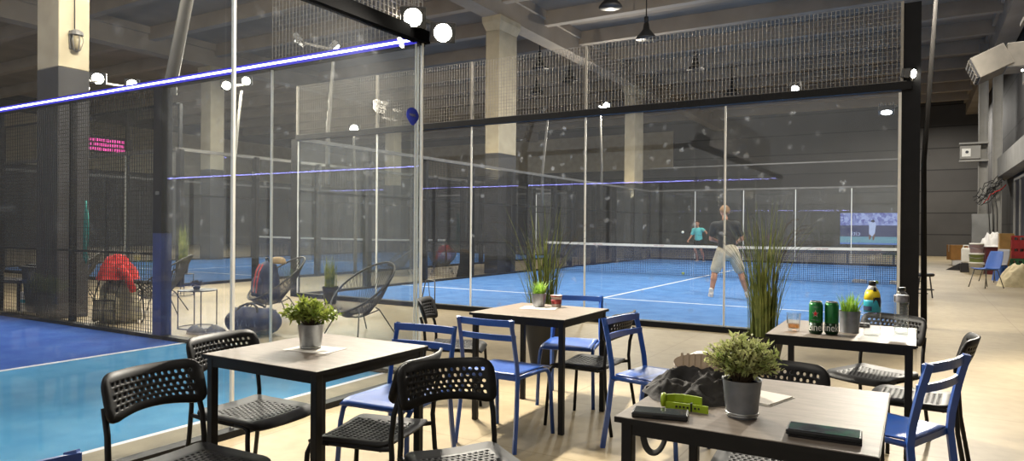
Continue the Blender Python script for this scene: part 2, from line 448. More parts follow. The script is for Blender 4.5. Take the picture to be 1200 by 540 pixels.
# ------------------------------------------------------------------ hall
XR = 2.75
struct('floor', MB().box(-42, XR, -9, 43.2, -.1, 0), 'floor', 'pale beige concrete floor of the hall')
struct('ceiling', MB().box(-42, XR+.2, -9, 43.2, 8.3, 8.5), 'ceiling', 'dark concrete ceiling slab')
struct('wall_back', MB().box(-42, XR+.2, 43, 43.3, 0, 8.3), 'wall_back', 'dark panelled wall at the far end of the hall')
struct('trim_wall_band', MB().box(-42, -13.5, 42.94, 43, 5.2, 7.6), 'column_pale', 'pale painted band high on the far wall behind the left court')
struct('trim_wall_band', MB().box(-42, -41.94, 2, 43, 4.6, 7.4), 'column_pale', 'pale painted band high on the left wall')
struct('wall_right', MB().box(XR, XR+.25, -3, 43.2, 0, 8.3), 'wall_dark', 'dark wall on the right of the hall')
struct('wall_left', MB().box(-42.3, -42, -9, 43.2, 0, 8.3), 'wall_dark', 'dark wall far left beyond the courts')
for i, x in enumerate((-23.6, -10.64, 2.4)):
    mb = MB(); mb.box(x-.27, x+.27, -8, 43, 7.45, 8.3); mb.box(x-.36, x+.36, -8, 43, 8.05, 8.3)
    struct('ceiling_beam', mb, 'beam', ['main beam far left over the back courts', 'main beam on the row of pale columns', 'main beam along the right wall'][i])
for k in range(17):
    y = -1.4+2.62*k
    mb = MB(); mb.box(-42, XR, y-.13, y+.13, 7.85, 8.3)
    struct('ceiling_joist', mb, 'beam', 'cross joist number %d from the seating end' % (k+1))
def column(x0, x1, y0, y1, label, zt=3.52, cap=True):
    t = thing('column', label, 'column'); t['kind'] = 'structure'
    mb = MB(); mb.box(x0, x1, y0, y1, zt, 7.05)
    if cap:
        c = .09
        mb.add([(x0,y0,7.05),(x1,y0,7.05),(x1,y1,7.05),(x0,y1,7.05),(x0-c,y0-c,7.3),(x1+c,y0-c,7.3),(x1+c,y1+c,7.3),(x0-c,y1+c,7.3)],
               [(0,1,5,4),(1,2,6,5),(2,3,7,6),(3,0,4,7),(4,5,6,7)])
        mb.box(x0-c, x1+c, y0-c, y1+c, 7.3, 7.46)
    mb.build('upper_shaft', 'column_pale', t, bevel=.012)
    MB().box(x0-.002, x1+.002, y0-.002, y1+.002, 0, zt).build('painted_base', 'column_dark', t, bevel=.012)
    return t
column(-11.05, -10.45, 5.04, 5.46, 'pale column with cage lamp, dark painted base, nearest on the left', 3.58)
column(-10.86, -10.4, 16.75, 17.75, 'pale concrete column with flared head behind left part of the court', 3.5)
column(-10.86, -10.4, 27.75, 28.8, 'farther pale concrete column beyond the net', 3.3)
column(-24.0, -23.4, 16.7, 17.3, 'far pale column behind the left court', 3.5)
column(-24.0, -23.4, 27.4, 28.0, 'farthest pale column behind the left court', 3.5)
def steel_column(x, y, label):
    mb = MB(); mb.box(x-.13, x+.13, y-.01, y+.01, 0, 8); 
    mb.box(x-.14, x-.115, y-.12, y+.12, 0, 8); mb.box(x+.115, x+.14, y-.12, y+.12, 0, 8)
    for k in range(22):
        for s in (-.07, .07): mb.ball((x+s, y-.014, .4+k*.34), .014, 6)
    return struct('steel_column', mb, 'column_grey', label)
steel_column(1.98, 29.4, 'pale riveted steel column left of the cable bundle')
steel_column(2.34, 28.8, 'pale riveted steel column right of the cable bundle')
# edge beam on the right wall, windows
mb = MB(); mb.box(2.35, 2.75, 20, 30.2, 3.2, 3.3); mb.box(2.35, 2.42, 20, 30.2, 3.3, 3.85)
for k in range(8): mb.box(2.42, 2.75, 20.6+k*1.3, 20.66+k*1.3, 3.3, 3.85)
struct('trim_edge_beam', mb, 'column_grey', 'grey green edge beam along the right wall')
for i, y in enumerate((21.2, 24.4)):
    w = MB(); w.box(2.70, 2.76, y, y+2.7, .95, 3.0).build('window_%d' % (i+1), 'louver')
    w2 = bpy.data.objects['window_%d' % (i+1)]; w2['kind'] = 'structure'; w2['label'] = ['dark window nearer on the right wall', 'dark window farther along the right wall'][i]; w2['category'] = 'window'
    f = MB(); f.bar((2.69,y,.95),(2.69,y,3.0),.08); f.bar((2.69,y+2.7,.95),(2.69,y+2.7,3.0),.08); f.bar((2.69,y+1.35,.95),(2.69,y+1.35,3.0),.06)
    f.bar((2.69,y,.95),(2.69,y+2.7,.95),.08); f.bar((2.69,y,3.0),(2.69,y+2.7,3.0),.08); f.build('window_frame', 'column_grey', w2)

# pendant lamps (unlit bell shades)
pd = thing('pendant_lamp', 'unlit bell pendant topmost, cut by the upper frame edge', 'lamp', (-6.75, 16.2, 6.95), 0, 'bell pendants under the ceiling')
MB().lathe([(.30,0),(.29,.03),(.20,.14),(.10,.26),(.075,.42),(.06,.46)], 20).build('lamp_shade', 'pendant', pd, True)
MB().lathe([(.06,.46),(.06,.62),(.02,.64),(.012,1.4)], 10).build('stem', 'pendant', pd, True)
MB().lathe([(.001,.10),(.09,.10),(.10,.05),(.07,.015),(.001,0)], 12).build('bulb', 'bulb', pd, True)
for loc, l in [((-6.69,18.7,6.75),'unlit bell pendant above the court net mesh, second from the top'), ((-11.43,21.1,6.9),'unlit bell pendant just right of the nearer flared column'),
               ((-11.42,23.5,6.9),'unlit bell pendant between the two pale columns'), ((-13.6,24.9,6.9),'small unlit bell pendant left of the pair between the columns'),
               ((-6.6,23.4,6.8),'unlit bell pendant seen through the mesh behind the second one'), ((-6.5,28.3,6.8),'farthest unlit bell pendant over the court')]:
    dup(pd, loc, 0, l)

# ------------------------------------------------------------------ court turf and lines
def turf(name, x0, x1, y0, y1, mat, label):
    return struct(name, MB().box(x0, x1, y0, y1, 0, .012), mat, label)
def line(parent, x0, x1, y0, y1): 
    MB().box(x0, x1, y0, y1, .010, .0165).build('court_line', 'white_line', parent)
XB0, XB1, YB0, YB1 = -10.17, -.17, 9.12, 29.12
tB = turf('turf_near_court', XB0, XB1, YB0, YB1, 'turf_deep', 'blue artificial turf of the court where two men play')
line(tB, XB0, XB1, YB0+3.03, YB0+3.08); line(tB, XB0, XB1, YB1-3.08, YB1-3.03); line(tB, -5.195, -5.145, YB0+3.05, YB1-3.05)
XC0, XC1 = -23.9, -13.9
tC = turf('turf_left_court', XC0, XC1, YB0, YB1, 'turf_deep', 'blue artificial turf of the farther court on the left')
line(tC, XC0, XC1, YB0+3.03, YB0+3.08); line(tC, XC0, XC1, YB1-3.08, YB1-3.03); line(tC, -18.925, -18.875, YB0+3.05, YB1-3.05)
X0, Y1 = -3.794, 4.813
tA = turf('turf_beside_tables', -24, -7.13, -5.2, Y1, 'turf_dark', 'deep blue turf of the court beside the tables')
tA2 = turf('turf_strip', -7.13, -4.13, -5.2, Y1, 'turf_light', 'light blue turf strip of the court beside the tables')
line(tA2, -7.155, -7.10, -5.2, Y1); line(tA2, -4.19, -4.13, -5.2, Y1)
struct('trim_kerb', MB().box(-4.13, -3.86, -5.2, Y1, 0, .02), 'concrete_kerb', 'grey concrete kerb inside the glass beside the tables')

# ------------------------------------------------------------------ court enclosures
def grid(mb, o, u, ul, v, vl, cell=.05, w=.004):
    o = Vector(o); u = Vector(u); v = Vector(v); nrm = u.cross(v)
    k = int(round(ul/cell))
    for i in range(k+1): mb.bar(o+u*(ul*i/k), o+u*(ul*i/k)+v*vl, w*1.3, w*1.3, up=nrm, caps=False)
    k = int(round(vl/cell))
    for i in range(k+1): mb.bar(o+v*(vl*i/k)+nrm*w, o+v*(vl*i/k)+u*ul+nrm*w, w*.9, w*.9, up=nrm, caps=False)
    return mb
class Wall:
    """a run of court enclosure: start point, direction; local u along, z up"""
    def __init__(s, label, o, u, name='court_wall'):
        s.o = Vector(o); s.u = Vector(u); s.n = Vector((-s.u.y, s.u.x, 0)); s.t = thing(name, label, 'court wall', o)
    def p(s, a, z=0, n=0): return s.u*a+s.n*n+Vector((0,0,z))
    def ob(s, a0, a1, z0, z1, n0, n1, mb=None):
        mb = mb or MB(); c = [s.p(a0,z0,n0), s.p(a1,z0,n0), s.p(a1,z0,n1), s.p(a0,z0,n1)]
        c += [x+Vector((0,0,z1-z0)) for x in c]
        mb.add(c, [(0,3,2,1),(4,5,6,7),(0,1,5,4),(1,2,6,5),(2,3,7,6),(3,0,4,7)]); return mb
    def panes(s, a0, n, w, z1, mat='glass', z0=.04):
        for i in range(n): s.ob(a0+i*w+.006, a0+(i+1)*w-.006, z0, z1, -.005, .005).build('glass_pane', mat, s.t)
    def seam(s, a, z1, w=.018, d=.012): s.ob(a-w/2, a+w/2, .04, z1, -d, d).build('glass_seam', 'seam', s.t)
    def post(s, a, z1, w=.08, n0=-.06, n1=.06, mat='frame_dark', z0=0): return s.ob(a-w/2, a+w/2, z0, z1, n0, n1).build('post', mat, s.t)
    def rail(s, a0, a1, z, h=.07, n0=-.04, n1=.04, mat='frame_grey', name='rail'): return s.ob(a0, a1, z-h/2, z+h/2, n0, n1).build(name, mat, s.t)
    def mesh(s, a0, a1, z0, z1, mat='wire', cell=.05, w=.004):
        return grid(MB(), s.p(a0, z0), s.u, a1-a0, Vector((0,0,1)), z1-z0, cell, w).build('mesh_panel', mat, s.t)
    def kerb(s, a0, a1, z=.07, n0=-.05, n1=.05, mat='frame_dark'): s.ob(a0, a1, 0, z, n0, n1).build('base_kerb', mat, s.t)
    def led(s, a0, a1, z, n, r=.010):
        s.ob(a0, a1, z-.035, z+.035, n-.006, n+.006).build('led_halo', 'led_halo', s.t)  # wider blue strip glows in place of the halo around the LED line
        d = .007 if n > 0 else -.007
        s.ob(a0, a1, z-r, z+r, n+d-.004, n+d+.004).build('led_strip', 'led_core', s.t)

# near end wall of the court beside the tables (runs towards the camera along -Y)
W0 = Wall('near glass wall of the left court, right beside the tables', (X0, Y1, 0), (0, -1, 0))
W0.panes(0, 5, 2.0, 2.98)
for i in range(1, 5): W0.seam(2.0*i-.06, 2.98)
W0.post(-.0, 2.98, .016, -.012, .012, 'seam')
W0.ob(.06, .075, .05, 2.96, -.02, -.01).build('glass_edge', 'seam', W0.t)
W0.rail(-.05, 10, 3.03, .11, -.05, .05, 'rail_black')
W0.mesh(.0, 8, 3.08, 4.0, 'wire')
W0.kerb(-.05, 10, .045, -.02, .07)
# stickers on the glass beside the corner
def on_w0(a, z): return Vector((.008, -a, z))
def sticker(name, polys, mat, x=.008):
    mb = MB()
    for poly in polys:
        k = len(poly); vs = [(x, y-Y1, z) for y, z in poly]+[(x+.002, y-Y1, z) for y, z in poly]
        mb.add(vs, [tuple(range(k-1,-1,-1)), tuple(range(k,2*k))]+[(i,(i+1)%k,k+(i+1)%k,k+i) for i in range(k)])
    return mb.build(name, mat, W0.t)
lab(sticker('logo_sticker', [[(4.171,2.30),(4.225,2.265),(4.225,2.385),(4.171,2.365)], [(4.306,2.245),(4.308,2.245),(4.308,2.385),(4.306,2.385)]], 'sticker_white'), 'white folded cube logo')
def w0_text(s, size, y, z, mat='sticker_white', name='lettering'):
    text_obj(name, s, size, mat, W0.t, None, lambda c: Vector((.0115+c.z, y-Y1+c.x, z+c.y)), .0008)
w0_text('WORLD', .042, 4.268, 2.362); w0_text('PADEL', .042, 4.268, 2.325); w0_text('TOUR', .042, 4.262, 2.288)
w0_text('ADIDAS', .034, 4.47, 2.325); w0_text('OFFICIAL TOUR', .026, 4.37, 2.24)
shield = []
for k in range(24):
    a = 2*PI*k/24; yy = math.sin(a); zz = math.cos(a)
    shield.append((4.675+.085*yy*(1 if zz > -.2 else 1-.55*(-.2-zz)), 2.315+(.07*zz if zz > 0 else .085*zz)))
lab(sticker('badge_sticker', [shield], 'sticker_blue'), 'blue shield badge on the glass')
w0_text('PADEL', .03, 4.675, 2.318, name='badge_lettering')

# side wall of the same court (runs left along -X)
W1 = Wall('left court side wall with glowing blue strip along its top rail', (X0, Y1, 0), (-1, 0, 0))
W1.panes(.02, 2, 1.93, 2.98)
W1.seam(1.95, 2.98, .014); W1.ob(.04, .055, .05, 2.97, -.01, .0).build('glass_edge', 'seam', W1.t)
pb = W1.post(3.87, 3.0, .17, -.09, .04, 'frame_dark', 1.25); W1.post(3.87, 1.25, .17, -.09, .04, 'frame_blue')
W1.mesh(3.95, 13, .05, 2.96, 'wire_dark', .05, .0052)
for a in (5.9, 7.9, 9.9, 11.9): W1.post(a, 3.0, .06, -.08, -.02)
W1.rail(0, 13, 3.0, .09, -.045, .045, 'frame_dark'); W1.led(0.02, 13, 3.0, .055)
W1.rail(3.95, 13, 1.0, .03, -.03, -.01, 'wire_dark')
W1.mesh(.05, 1.95, 3.05, 4.0, 'wire')
W1.kerb(0, 13, .055, -.06, .05)
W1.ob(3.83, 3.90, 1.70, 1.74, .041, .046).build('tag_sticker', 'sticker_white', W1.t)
# opposite side wall of that court, behind the camera: its blue strip is mirrored in the glass
W2 = Wall('opposite side wall of the left court with blue strip, behind the viewpoint', (X0, -5.2, 0), (-1, 0, 0))
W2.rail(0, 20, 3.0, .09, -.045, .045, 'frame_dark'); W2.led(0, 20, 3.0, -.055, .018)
W2.panes(.02, 2, 1.93, 2.98); W2.kerb(0, 20)
for a in (4, 6, 8, 10, 12, 14, 16, 18, 20): W2.post(a, 3.0, .08)

# playing court: near end wall
WB = Wall('glass end wall of the playing court with mesh above, facing the tables', (XB1, YB0, 0), (-1, 0, 0))
WB.panes(0, 5, 2.0, 2.95)
for i in range(1, 5): WB.seam(2.0*i, 2.96, .022)
WB.seam(.015, 2.95, .03); WB.seam(9.98, 2.95, .022)
WB.rail(-.1, 10, 3.02, .09, -.05, .05, 'frame_dark')
WB.ob(-.05, 10, 3.066, 3.072, -.05, .05).build('rail_edge', 'frame_grey', WB.t)
WB.mesh(0, 10, 3.08, 4.0, 'wire')
for a in (0.0, 4.0, 6.0, 8.0, 10.0): WB.post(a, 4.0, .03, -.02, .02, 'wire', 3.07)
WB.kerb(-.1, 10, .075, -.02, .06); WB.ob(0, 10, .0, .08, -.05, -.02).build('kerb_edge', 'concrete_kerb', WB.t)
# right side wall, seen edge-on
WR = Wall('dark right side wall of the playing court, seen edge-on', (XB1+.02, YB0, 0), (0, 1, 0))
for a in (.05, 2, 4, 6, 8, 12, 14, 16, 18, 20): WR.post(a, 3.98 if a < 3 else 3.0, .09, -.17, .02)
for a in (8, 12): WR.ob(a-.06, a+.06, 0, .015, -.36, .06).build('base_plate', 'frame_dark', WR.t)
WR.rail(0, 20, 3.0, .09, -.1, .02, 'frame_dark'); WR.rail(0, 20, 1.0, .04, -.06, -.02, 'frame_dark')
WR.panes(.06, 2, 1.9, 2.95, 'glass_far'); WR.mesh(4, 8.9, .06, 2.95, 'wire_dark'); WR.mesh(11.1, 20, .06, 2.95, 'wire_dark')
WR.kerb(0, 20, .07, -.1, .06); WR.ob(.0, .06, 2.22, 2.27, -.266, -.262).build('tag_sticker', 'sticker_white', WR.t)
# left side wall
WL = Wall('dark mesh left side wall of the playing court with posts', (XB0, YB0, 0), (0, 1, 0))
for a in (.02, 2, 4, 6, 8, 9.2, 10.8, 12, 14, 16, 18, 20): WL.post(a, 3.0, .09, -.02, .14)
WL.panes(.06, 2, 1.9, 2.95, 'glass_far'); WL.mesh(4, 9.15, .06, 2.95, 'wire_dark', .05, .005); WL.mesh(10.85, 16, .06, 2.95, 'wire_dark', .05, .005)
WL.panes(16.05, 2, 1.9, 2.95, 'glass_far')
WL.rail(0, 20, 3.0, .07, -.03, .05, 'frame_grey'); WL.rail(0, 20, 2.0, .04, -.02, .02, 'frame_dark'); WL.kerb(0, 20, .06)
for k, a in enumerate((6, 10.8)):
    mb = MB(); mb.add([tuple(WL.p(a-.05,0,.0)), tuple(WL.p(a+.05,0,.0)), tuple(WL.p(a+.05,0,.5)), tuple(WL.p(a-.05,0,.5)), tuple(WL.p(a-.05,1.4,.0)), tuple(WL.p(a+.05,1.4,.0)), tuple(WL.p(a+.05,1.4,.1)), tuple(WL.p(a-.05,1.4,.1))],
        [(0,3,2,1),(4,5,6,7),(0,1,5,4),(1,2,6,5),(2,3,7,6),(3,0,4,7)]); mb.build('brace', 'frame_dark', WL.t)
# far end wall
WF = Wall('far glass end wall of the playing court', (XB1, YB1, 0), (-1, 0, 0))
WF.panes(0, 5, 2.0, 2.95, 'glass_far')
for i in range(6): WF.seam(2.0*i, 2.95, .03)
WF.rail(0, 10, 3.0, .07, -.04, .04, 'frame_grey'); WF.mesh(0, 10, 3.04, 4.0, 'wire_dark', .05, .005); WF.kerb(0, 10, .07); WF.rail(0, 10, 4.0, .05)
# farther court on the left: end wall and right wall
WE = Wall('near glass end wall of the farther court on the left', (XC1, YB0, 0), (-1, 0, 0))
WE.panes(0, 5, 2.0, 2.95, 'glass_far')
for i in range(6): WE.seam(2.0*i, 2.95, .02)
WE.rail(0, 10, 3.0, .08, -.04, .04, 'frame_grey'); WE.mesh(0, 10, 3.04, 4.0, 'wire_dark'); WE.kerb(0, 10, .07); WE.rail(0, 10, 4.0, .04, mat='frame_dark')
for a in (0, 2, 4, 6, 8, 10): WE.post(a, 4.0, .06, -.09, -.02)
WG = Wall('dark mesh right side wall of the farther left court', (XC1, YB0, 0), (0, 1, 0))
for a in (.02, 2, 4, 6, 8, 9.2, 10.8, 12, 14, 16, 18, 20): WG.post(a, 3.0, .09, -.14, .02)
WG.panes(.06, 2, 1.9, 2.95, 'glass_far'); WG.mesh(4, 9.15, .06, 2.95, 'wire_dark', .05, .005); WG.mesh(10.85, 16, .06, 2.95, 'wire_dark', .05, .005)
WG.rail(0, 20, 3.0, .07, -.05, .03, 'frame_grey'); WG.rail(0, 20, 2.0, .04, -.02, .02, 'frame_dark'); WG.kerb(0, 20, .06)
WH = Wall('far glass end wall of the farther left court', (XC1, YB1, 0), (-1, 0, 0))
WH.panes(0, 5, 2.0, 2.95, 'glass_far'); WH.rail(0, 10, 3.0, .07, -.04, .04, 'frame_grey'); WH.kerb(0, 10, .07)
for i in range(6): WH.seam(2.0*i, 2.95, .03)
WK = Wall('dark mesh left side wall of the farther left court', (XC0, YB0, 0), (0, 1, 0))
for a in (.02, 2, 4, 6, 8, 10, 12, 14, 16, 18, 20): WK.post(a, 3.0, .09, -.02, .14)
WK.rail(0, 20, 3.0, .07, -.05, .03, 'frame_grey'); WK.kerb(0, 20, .06); WK.mesh(0, 20, .06, 2.95, 'wire_dark', .06, .006)

# nets
def net(label, x0, x1, y, marks=()):
    t = thing('court_net', label, 'net', (x0, y, 0)); L = x1-x0
    k = int(L/.05); mb = MB()
    for i in range(k+1): mb.bar((L*i/k, 0, .03), (L*i/k, 0, .86), .009, .009, up=(0,1,0), caps=False)
    for i in range(18): mb.bar((0, .004, .03+.83*i/17), (L, .004, .03+.83*i/17), .009, .009, up=(0,1,0), caps=False)
    mb.build('mesh_netting', 'net_cord', t)
    tb = MB(); n = 20
    for i in range(n):
        a, b = i/n, (i+1)/n; za = .92-.035*math.sin(PI*a); zb = .92-.035*math.sin(PI*b)
        tb.bar((L*a, 0, za-.03), (L*b, 0, zb-.03), .014, .07)
    tp = tb.build('tape_band', 'white', t)
    for q in marks:
        text_obj('lettering', q[1], .045, 'red_print', tp, None, lambda c: Vector((q[0]-x0+c.x, -.009-c.z, .862+c.y)))
    for x in (0, L):
        MB().lathe([(.035,0),(.035,.94),(.001,.96)], 12, (x, 0, 0)).build('post', 'frame_dark', t, True)
    return t
net('net with white tape across the playing court', XB0+.05, XB1-.05, 19.12, [(-2.1, 'PADEL TENNIS'), (-.9, 'PADEL TENNIS'), (-4.2, 'PADEL TENNIS'), (-6.4, 'PADEL TENNIS'), (-8.3, 'PADEL TENNIS')])
net('distant white taped net of the farther left court', XC0+.05, XC1-.05, 19.12)
for x, l in [(-1.26, 'white card lying at the net foot, left of the two'), (-.42, 'white card lying at the net foot, by the right post')]:
    o = MB(); o.box(-.17, .17, -.05, .05, 0, .06); o.box(-.14, .14, -.04, .04, .06, .075); tag(o.build('white_bag', 'bag_white', None, loc=(x, 19.6, .0125), bevel=.015), l, 'bag', 'white bags at the net')
for (x, y, z), m, l in [((-5.88,19.75,.045),'ball','yellow green ball lying left of the player, under the net'), ((-4.885,20.5,.045),'ball','yellow green ball lying beside the player legs beyond the net'),
                        ((-.86,19.5,.045),'ball','yellow green ball lying at the right end of the net')]:
    tag(MB().ball((0,0,0), .04, 12).build('padel_ball', m, None, True, loc=(x,y,z)), l, 'ball', 'balls on the court')
tag(MB().ball((0,0,0), .05, 12).build('padel_ball', 'ball_white', None, True, loc=(-7.77, 26.0, 1.22)), 'pale ball in flight left of the far player', 'ball', 'balls on the court')

# ------------------------------------------------------------------ floodlights and masts
LIGHTS = []
def plight(loc, w, aim=(0,-5,0), r=.07, col=(1, .92, .78), cone=150):
    l = bpy.data.lights.new('spot_light', 'SPOT'); l.energy = w; l.shadow_soft_size = r; l.color = col
    l.spot_size = R(cone); l.spot_blend = .5
    o = bpy.data.objects.new('spot_light', l); C.objects.link(o); o.location = loc
    o.rotation_euler = (Vector(aim)-Vector(loc)).to_track_quat('-Z', 'Y').to_euler()
    return o
def flood_head(parent, p, aim, s=.2, lens='lamp_lens', name='lamp_head'):
    """boxy floodlight at p, lens towards aim (local coordinates)"""
    p = Vector(p); d = (Vector(aim)-p).normalized(); q = d.to_track_quat('Z', 'Y').to_matrix().to_4x4(); q.translation = p
    b = MB(); b.box(-s*.55, s*.55, -s*.42, s*.42, -.05, .02)
    for k in range(6): b.box(-s*.5+k*s*.2-.006, -s*.5+k*s*.2+.006, -s*.4, s*.4, -.085, -.05)
    h = b.xf(q).build(name, 'flood_body', parent, bevel=.006)
    MB().lathe([(.001,.024),(s*.36,.024),(s*.42,.012),(s*.42,-.005)], 20).xf(q).build('lens', lens, h, True)
    return h
# pair on the glass corner beside the tables
t = thing('flood_lamp', 'blazing pair of flood lamps on the glass corner above the tables', 'lamp', (X0, Y1, 3.08))
mb = MB(); mb.tube([(0,0,-.02),(.05,-.02,.04)], .018); mb.bar((.03,-.22,.09),(.28,.05,-.02),.03); mb.build('bracket', 'mast', t)
flood_head(t, (.067,-.213,.06), (2.4,-3.2,-1.6), .20); flood_head(t, (.225,.0,-.04), (3.0,-3.0,-1.6), .20)
plight((X0+.26, Y1-.36, 3.04), 480, (-.3,1.3,.5)); plight((X0+.30, Y1-.08, 2.98), 780, (-.2,1.6,.5))
# on the right corner of the playing court
t = thing('flood_lamp', 'small bright flood lamp at the right end of the court rail', 'lamp', (-.07, YB0, 3.07))
MB().tube([(0,0,0),(0,-.02,.05)], .015).build('bracket', 'mast', t); flood_head(t, (0,-.03,.08), (5,-2.5,-1.0), .13)
plight((.035, YB0-.135, 3.115), 1250, (5.0,4.9,1.6), .08, cone=152)
t = thing('flood_lamp', 'small white lamp on top of the court rail, left of the corner lamp', 'lamp', (-1.33, YB0, 3.09))
flood_head(t, (0,.05,.03), (0,-1.2,-.9), .12, 'lamp_lens_soft')
t = thing('flood_lamp', 'small white lamp inside the glass below the right rail corner', 'lamp', (-.34, 9.6, 2.82))
flood_head(t, (0,0,0), (0,-.5,-1.5), .16, 'lamp_lens_soft'); MB().bar((0,0,0),(.19,0,.1),.02).build('bracket', 'mast', t)
def mast(label, base, knee, top, heads, w=350, lens='lamp_lens', r=.045, bar=None, mat='mast'):
    t = thing('lamp_mast', label, 'lamp mast', base); b = Vector(base)
    L = lambda p: Vector(p)-b
    MB().tube([(0,0,0), L(knee), L(top)], [r*1.2, r, r*.75], 8).build('pole', mat, t, True)
    if bar: MB().bar(L(bar[0]), L(bar[1]), .045).build('crossbar', 'mast', t)
    for p, aim, s, ln in heads:
        flood_head(t, L(p), L(aim), s, ln)
        if ln == 'lamp_lens' and w:
            d = (Vector(aim)-Vector(p)).normalized(); plight(Vector(p)+d*.10, w*2.2/len(heads), aim)
    return t
mast('leaning lamp mast rising from the dark blue post of the left court wall', (-7.66, Y1+.1, 2.9), (-7.64, Y1+.1, 3.0), (-6.85, Y1+.1, 5.4), [((-6.8, Y1+.1, 5.45), (-10.4, 5.5, 3.2), .25, 'lamp_lens')], 1000, r=.075)
mast('lamp mast with a double head left of the first flared column', (-10.3, 10.03, 2.2), (-10.3, 10.03, 3.3), (-10.25, 10.14, 4.95),
     [((-10.2, 10.12, 4.97), (-6, 13, 0), .26, 'lamp_lens_soft'), ((-10.6, 9.5, 5.02), (-13, 8, 3), .26, 'lamp_lens_soft')], 0, bar=((-10.2,10.12,4.93),(-10.65,9.45,5.0)))
mast('lamp mast behind the glass with a lit pair, right of the flared column', (-10.3, 24.0, 2.0), (-10.3, 24.0, 3.68), (-10.25, 23.7, 5.8),
     [((-10.17, 24.1, 6.0), (-6, 14, 0), .30, 'lamp_lens'), ((-10.17, 25.3, 6.0), (-6, 14, 1), .26, 'lamp_lens')], 600, bar=((-10.25,23.5,5.88),(-10.2,25.4,5.92)))
mast('lamp mast beside the first flared column with a small dim head', (-10.3, 19.25, 2.0), (-10.3, 19.25, 3.1), (-10.25, 19.5, 4.9),
     [((-10.2, 19.1, 5.05), (-6, 24, 0), .28, 'lamp_lens_soft'), ((-10.2, 19.6, 4.95), (-12, 24, 0), .24, 'lamp_lens_soft')], 0, bar=((-10.25,19.0,4.98),(-10.25,19.7,4.93)))
mast('lamp mast with a lit pair seen through the glass left of the tall seam', (-13.66, 10.35, 0), (-13.66, 10.36, 2.8), (-13.66, 10.55, 4.5),
     [((-13.62, 10.13, 4.55), (-7, 3, 0), .24, 'lamp_lens'), ((-13.62, 10.66, 4.75), (-7, 3, 0), .24, 'lamp_lens')], 500, bar=((-13.66,10.0,4.52),(-13.66,10.75,4.68)))
mast('lamp mast with one bright head low behind the glass, left of the white logo', (-13.64, 14.35, 0), (-13.64, 14.35, 2.2), (-13.64, 14.25, 4.0),
     [((-13.6, 14.23, 4.08), (-6, 4, 0), .28, 'lamp_lens')], 500)
mast('lamp mast with a bright pair beside the caged column lamp', (-14.4, 7.05, 0), (-14.4, 7.05, 2.7), (-14.4, 7.5, 4.1),
     [((-14.4, 7.69, 4.32), (-6, 2, 0), .28, 'lamp_lens'), ((-14.4, 8.4, 4.33), (-6, 2, 0), .26, 'lamp_lens')], 600, bar=((-14.42,7.4,4.25),(-14.42,8.6,4.26)))
mast('tall slim lamp mast leaning outward above the dark right corner post', (.09, 11.1, 0), (.07, 11.1, 2.3), (.22, 11.1, 5.0), [((.1, 11.1, 5.3), (-5, 14, 0), .3, 'lamp_lens')], 500, r=.035, mat='mast_dark')

# caged bulkhead lamp on the near column
t = thing('cage_lamp', 'caged wall lamp with hanging cable on the pale column at upper left', 'lamp', (-10.45, 5.244, 3.97))
MB().tube([(.02,0,.12),(.02,.0,.45),(.015,-.01,.9)], .008, 6).build('cable', 'wire_dark', t)
MB().lathe([(.001,-.13),(.05,-.11),(.06,0),(.05,.08)], 14, (.07,0,0)).build('bulb', 'bulb', t, True)
mb = MB()
for k in range(6):
    a = PI*k/3; mb.tube([(.07+.06*math.cos(a),.07*math.sin(a),.09),(.07+.085*math.cos(a),.085*math.sin(a),0),(.07+.05*math.cos(a),.05*math.sin(a),-.13),(.07,0,-.16)], .006, 5)
mb.lathe([(.03,.16),(.08,.13),(.09,.08),(.001,.08)], 12, (.07,0,0)); mb.box(0,.03,-.07,.07,-.12,.14); mb.build('cage', 'frame_grey', t)

